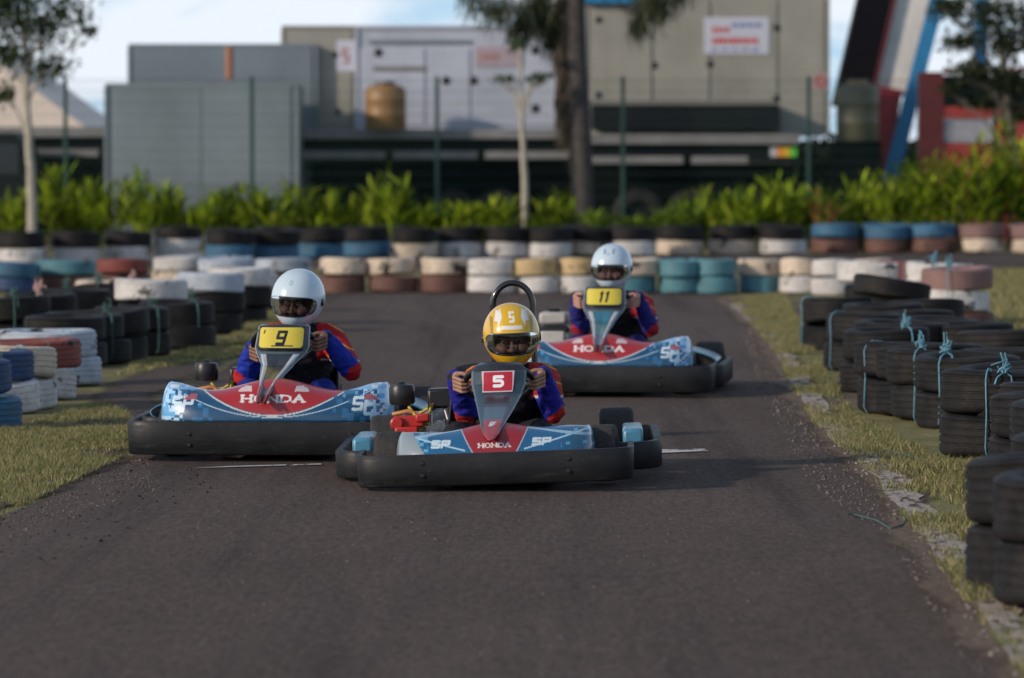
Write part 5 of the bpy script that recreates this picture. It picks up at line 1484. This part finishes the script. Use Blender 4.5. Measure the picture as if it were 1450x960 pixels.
tree('slender pale trunk standing in front of the white cabin', [(744, 330), (743, 250), (739, 180), (738, 110), (735, 60)], [.066, .058, .045, .022, .012], 72.4, BARKP,
     [(735, 62, 0, .12, .1, 60), (715, 112, 0, .25, .06, 60), (760, 112, 0, .2, .05, 50), (768, 108, 0, .12, .05, 40)], [(.07, .11, .05), (.05, .09, .05)], .10, .3, 43)
tree('dark spreading conifer at the right edge', [(1452, 330), (1442, 250), (1430, 170), (1420, 90), (1410, -60)], [.08, .07, .06, .05, .03], 72.8, mat('bark_dim', (.12, .11, .09), .9),
     [(1345, 10, 0, .34, .22, 400), (1400, 20, 0, .45, .32, 560), (1360, 60, 0, .34, .14, 320), (1430, 60, 0, .42, .26, 560), (1380, 100, 0, .42, .15, 420), (1430, 115, 0, .42, .22, 560), (1400, 145, .1, .35, .1, 260), (1460, 20, 0, .5, .4, 560), (1350, 125, 0, .22, .08, 140), (1450, 160, 0, .3, .15, 260)],
     [(.018, .03, .014), (.028, .042, .018), (.05, .06, .025)], .13, .2, 44)
# small mast
# ------------------------------------------------------------------ light
SUNEL, az = R(20), None
sd = Vector((-.86, -.50, 0)).normalized()*math.cos(SUNEL)+Vector((0, 0, math.sin(SUNEL)))
sl = bpy.data.lights.new('sun', 'SUN'); sl.energy = 2.4; sl.angle = R(3); sl.color = (1, .84, .68)
so = bpy.data.objects.new('sun', sl); COL.objects.link(so); so.rotation_euler = sd.to_track_quat('Z', 'Y').to_euler(); so.location = (-30, -20, 30)
W = bpy.data.worlds.new('World'); scene.world = W; W.use_nodes = True; nt = W.node_tree
bg = nt.nodes['Background']; sky = nt.nodes.new('ShaderNodeTexSky'); sky.sky_type = 'NISHITA'; sky.sun_disc = False
sky.sun_elevation = SUNEL; sky.sun_rotation = math.atan2(sd.x, sd.y); sky.altitude = 500; sky.air_density = 1; sky.dust_density = .6; sky.ozone_density = 2
tc = nt.nodes.new('ShaderNodeTexCoord'); mp = nt.nodes.new('ShaderNodeMapping'); nt.links.new(tc.outputs['Generated'], mp.inputs[0])
mp.inputs['Scale'].default_value = (9, 9, 30); mp.inputs['Location'].default_value = (3.1, 0, .4)
n = noise(nt, 1.6, 6, .6, mp.outputs[0], .4); r1 = ramp(nt, n.outputs[0], .36, .50)
blue = mix(nt, .8, sky.outputs[0], (2.6, 5.6, 8.6))
sx = nt.nodes.new('ShaderNodeSeparateXYZ'); nt.links.new(tc.outputs['Generated'], sx.inputs[0])
up = ramp(nt, sx.outputs[2], .10, .38, (1, 1, 1, 1), (.2, .2, .2, 1))
cf = mix(nt, 1.0, r1.outputs[0], up.outputs[0], 'MULTIPLY')
lowb = ramp(nt, sx.outputs[2], .08, .3, (1, 1, 1, 1), (0, 0, 0, 1))
blue2 = mix(nt, lowb.outputs[0], sky.outputs[0], (3.4, 5.0, 6.4))
hz = mix(nt, cf, blue2, (6.2, 6.7, 7.3))
nt.links.new(hz, bg.inputs[0]); bg.inputs[1].default_value = .1

vs = scene.view_settings; vs.view_transform = 'Standard'; vs.look = 'None'; vs.gamma = 1; vs.use_curve_mapping = False; vs.exposure = .47
scene.cycles.use_denoising = True; scene.cycles.max_bounces = 6; scene.cycles.transparent_max_bounces = 16
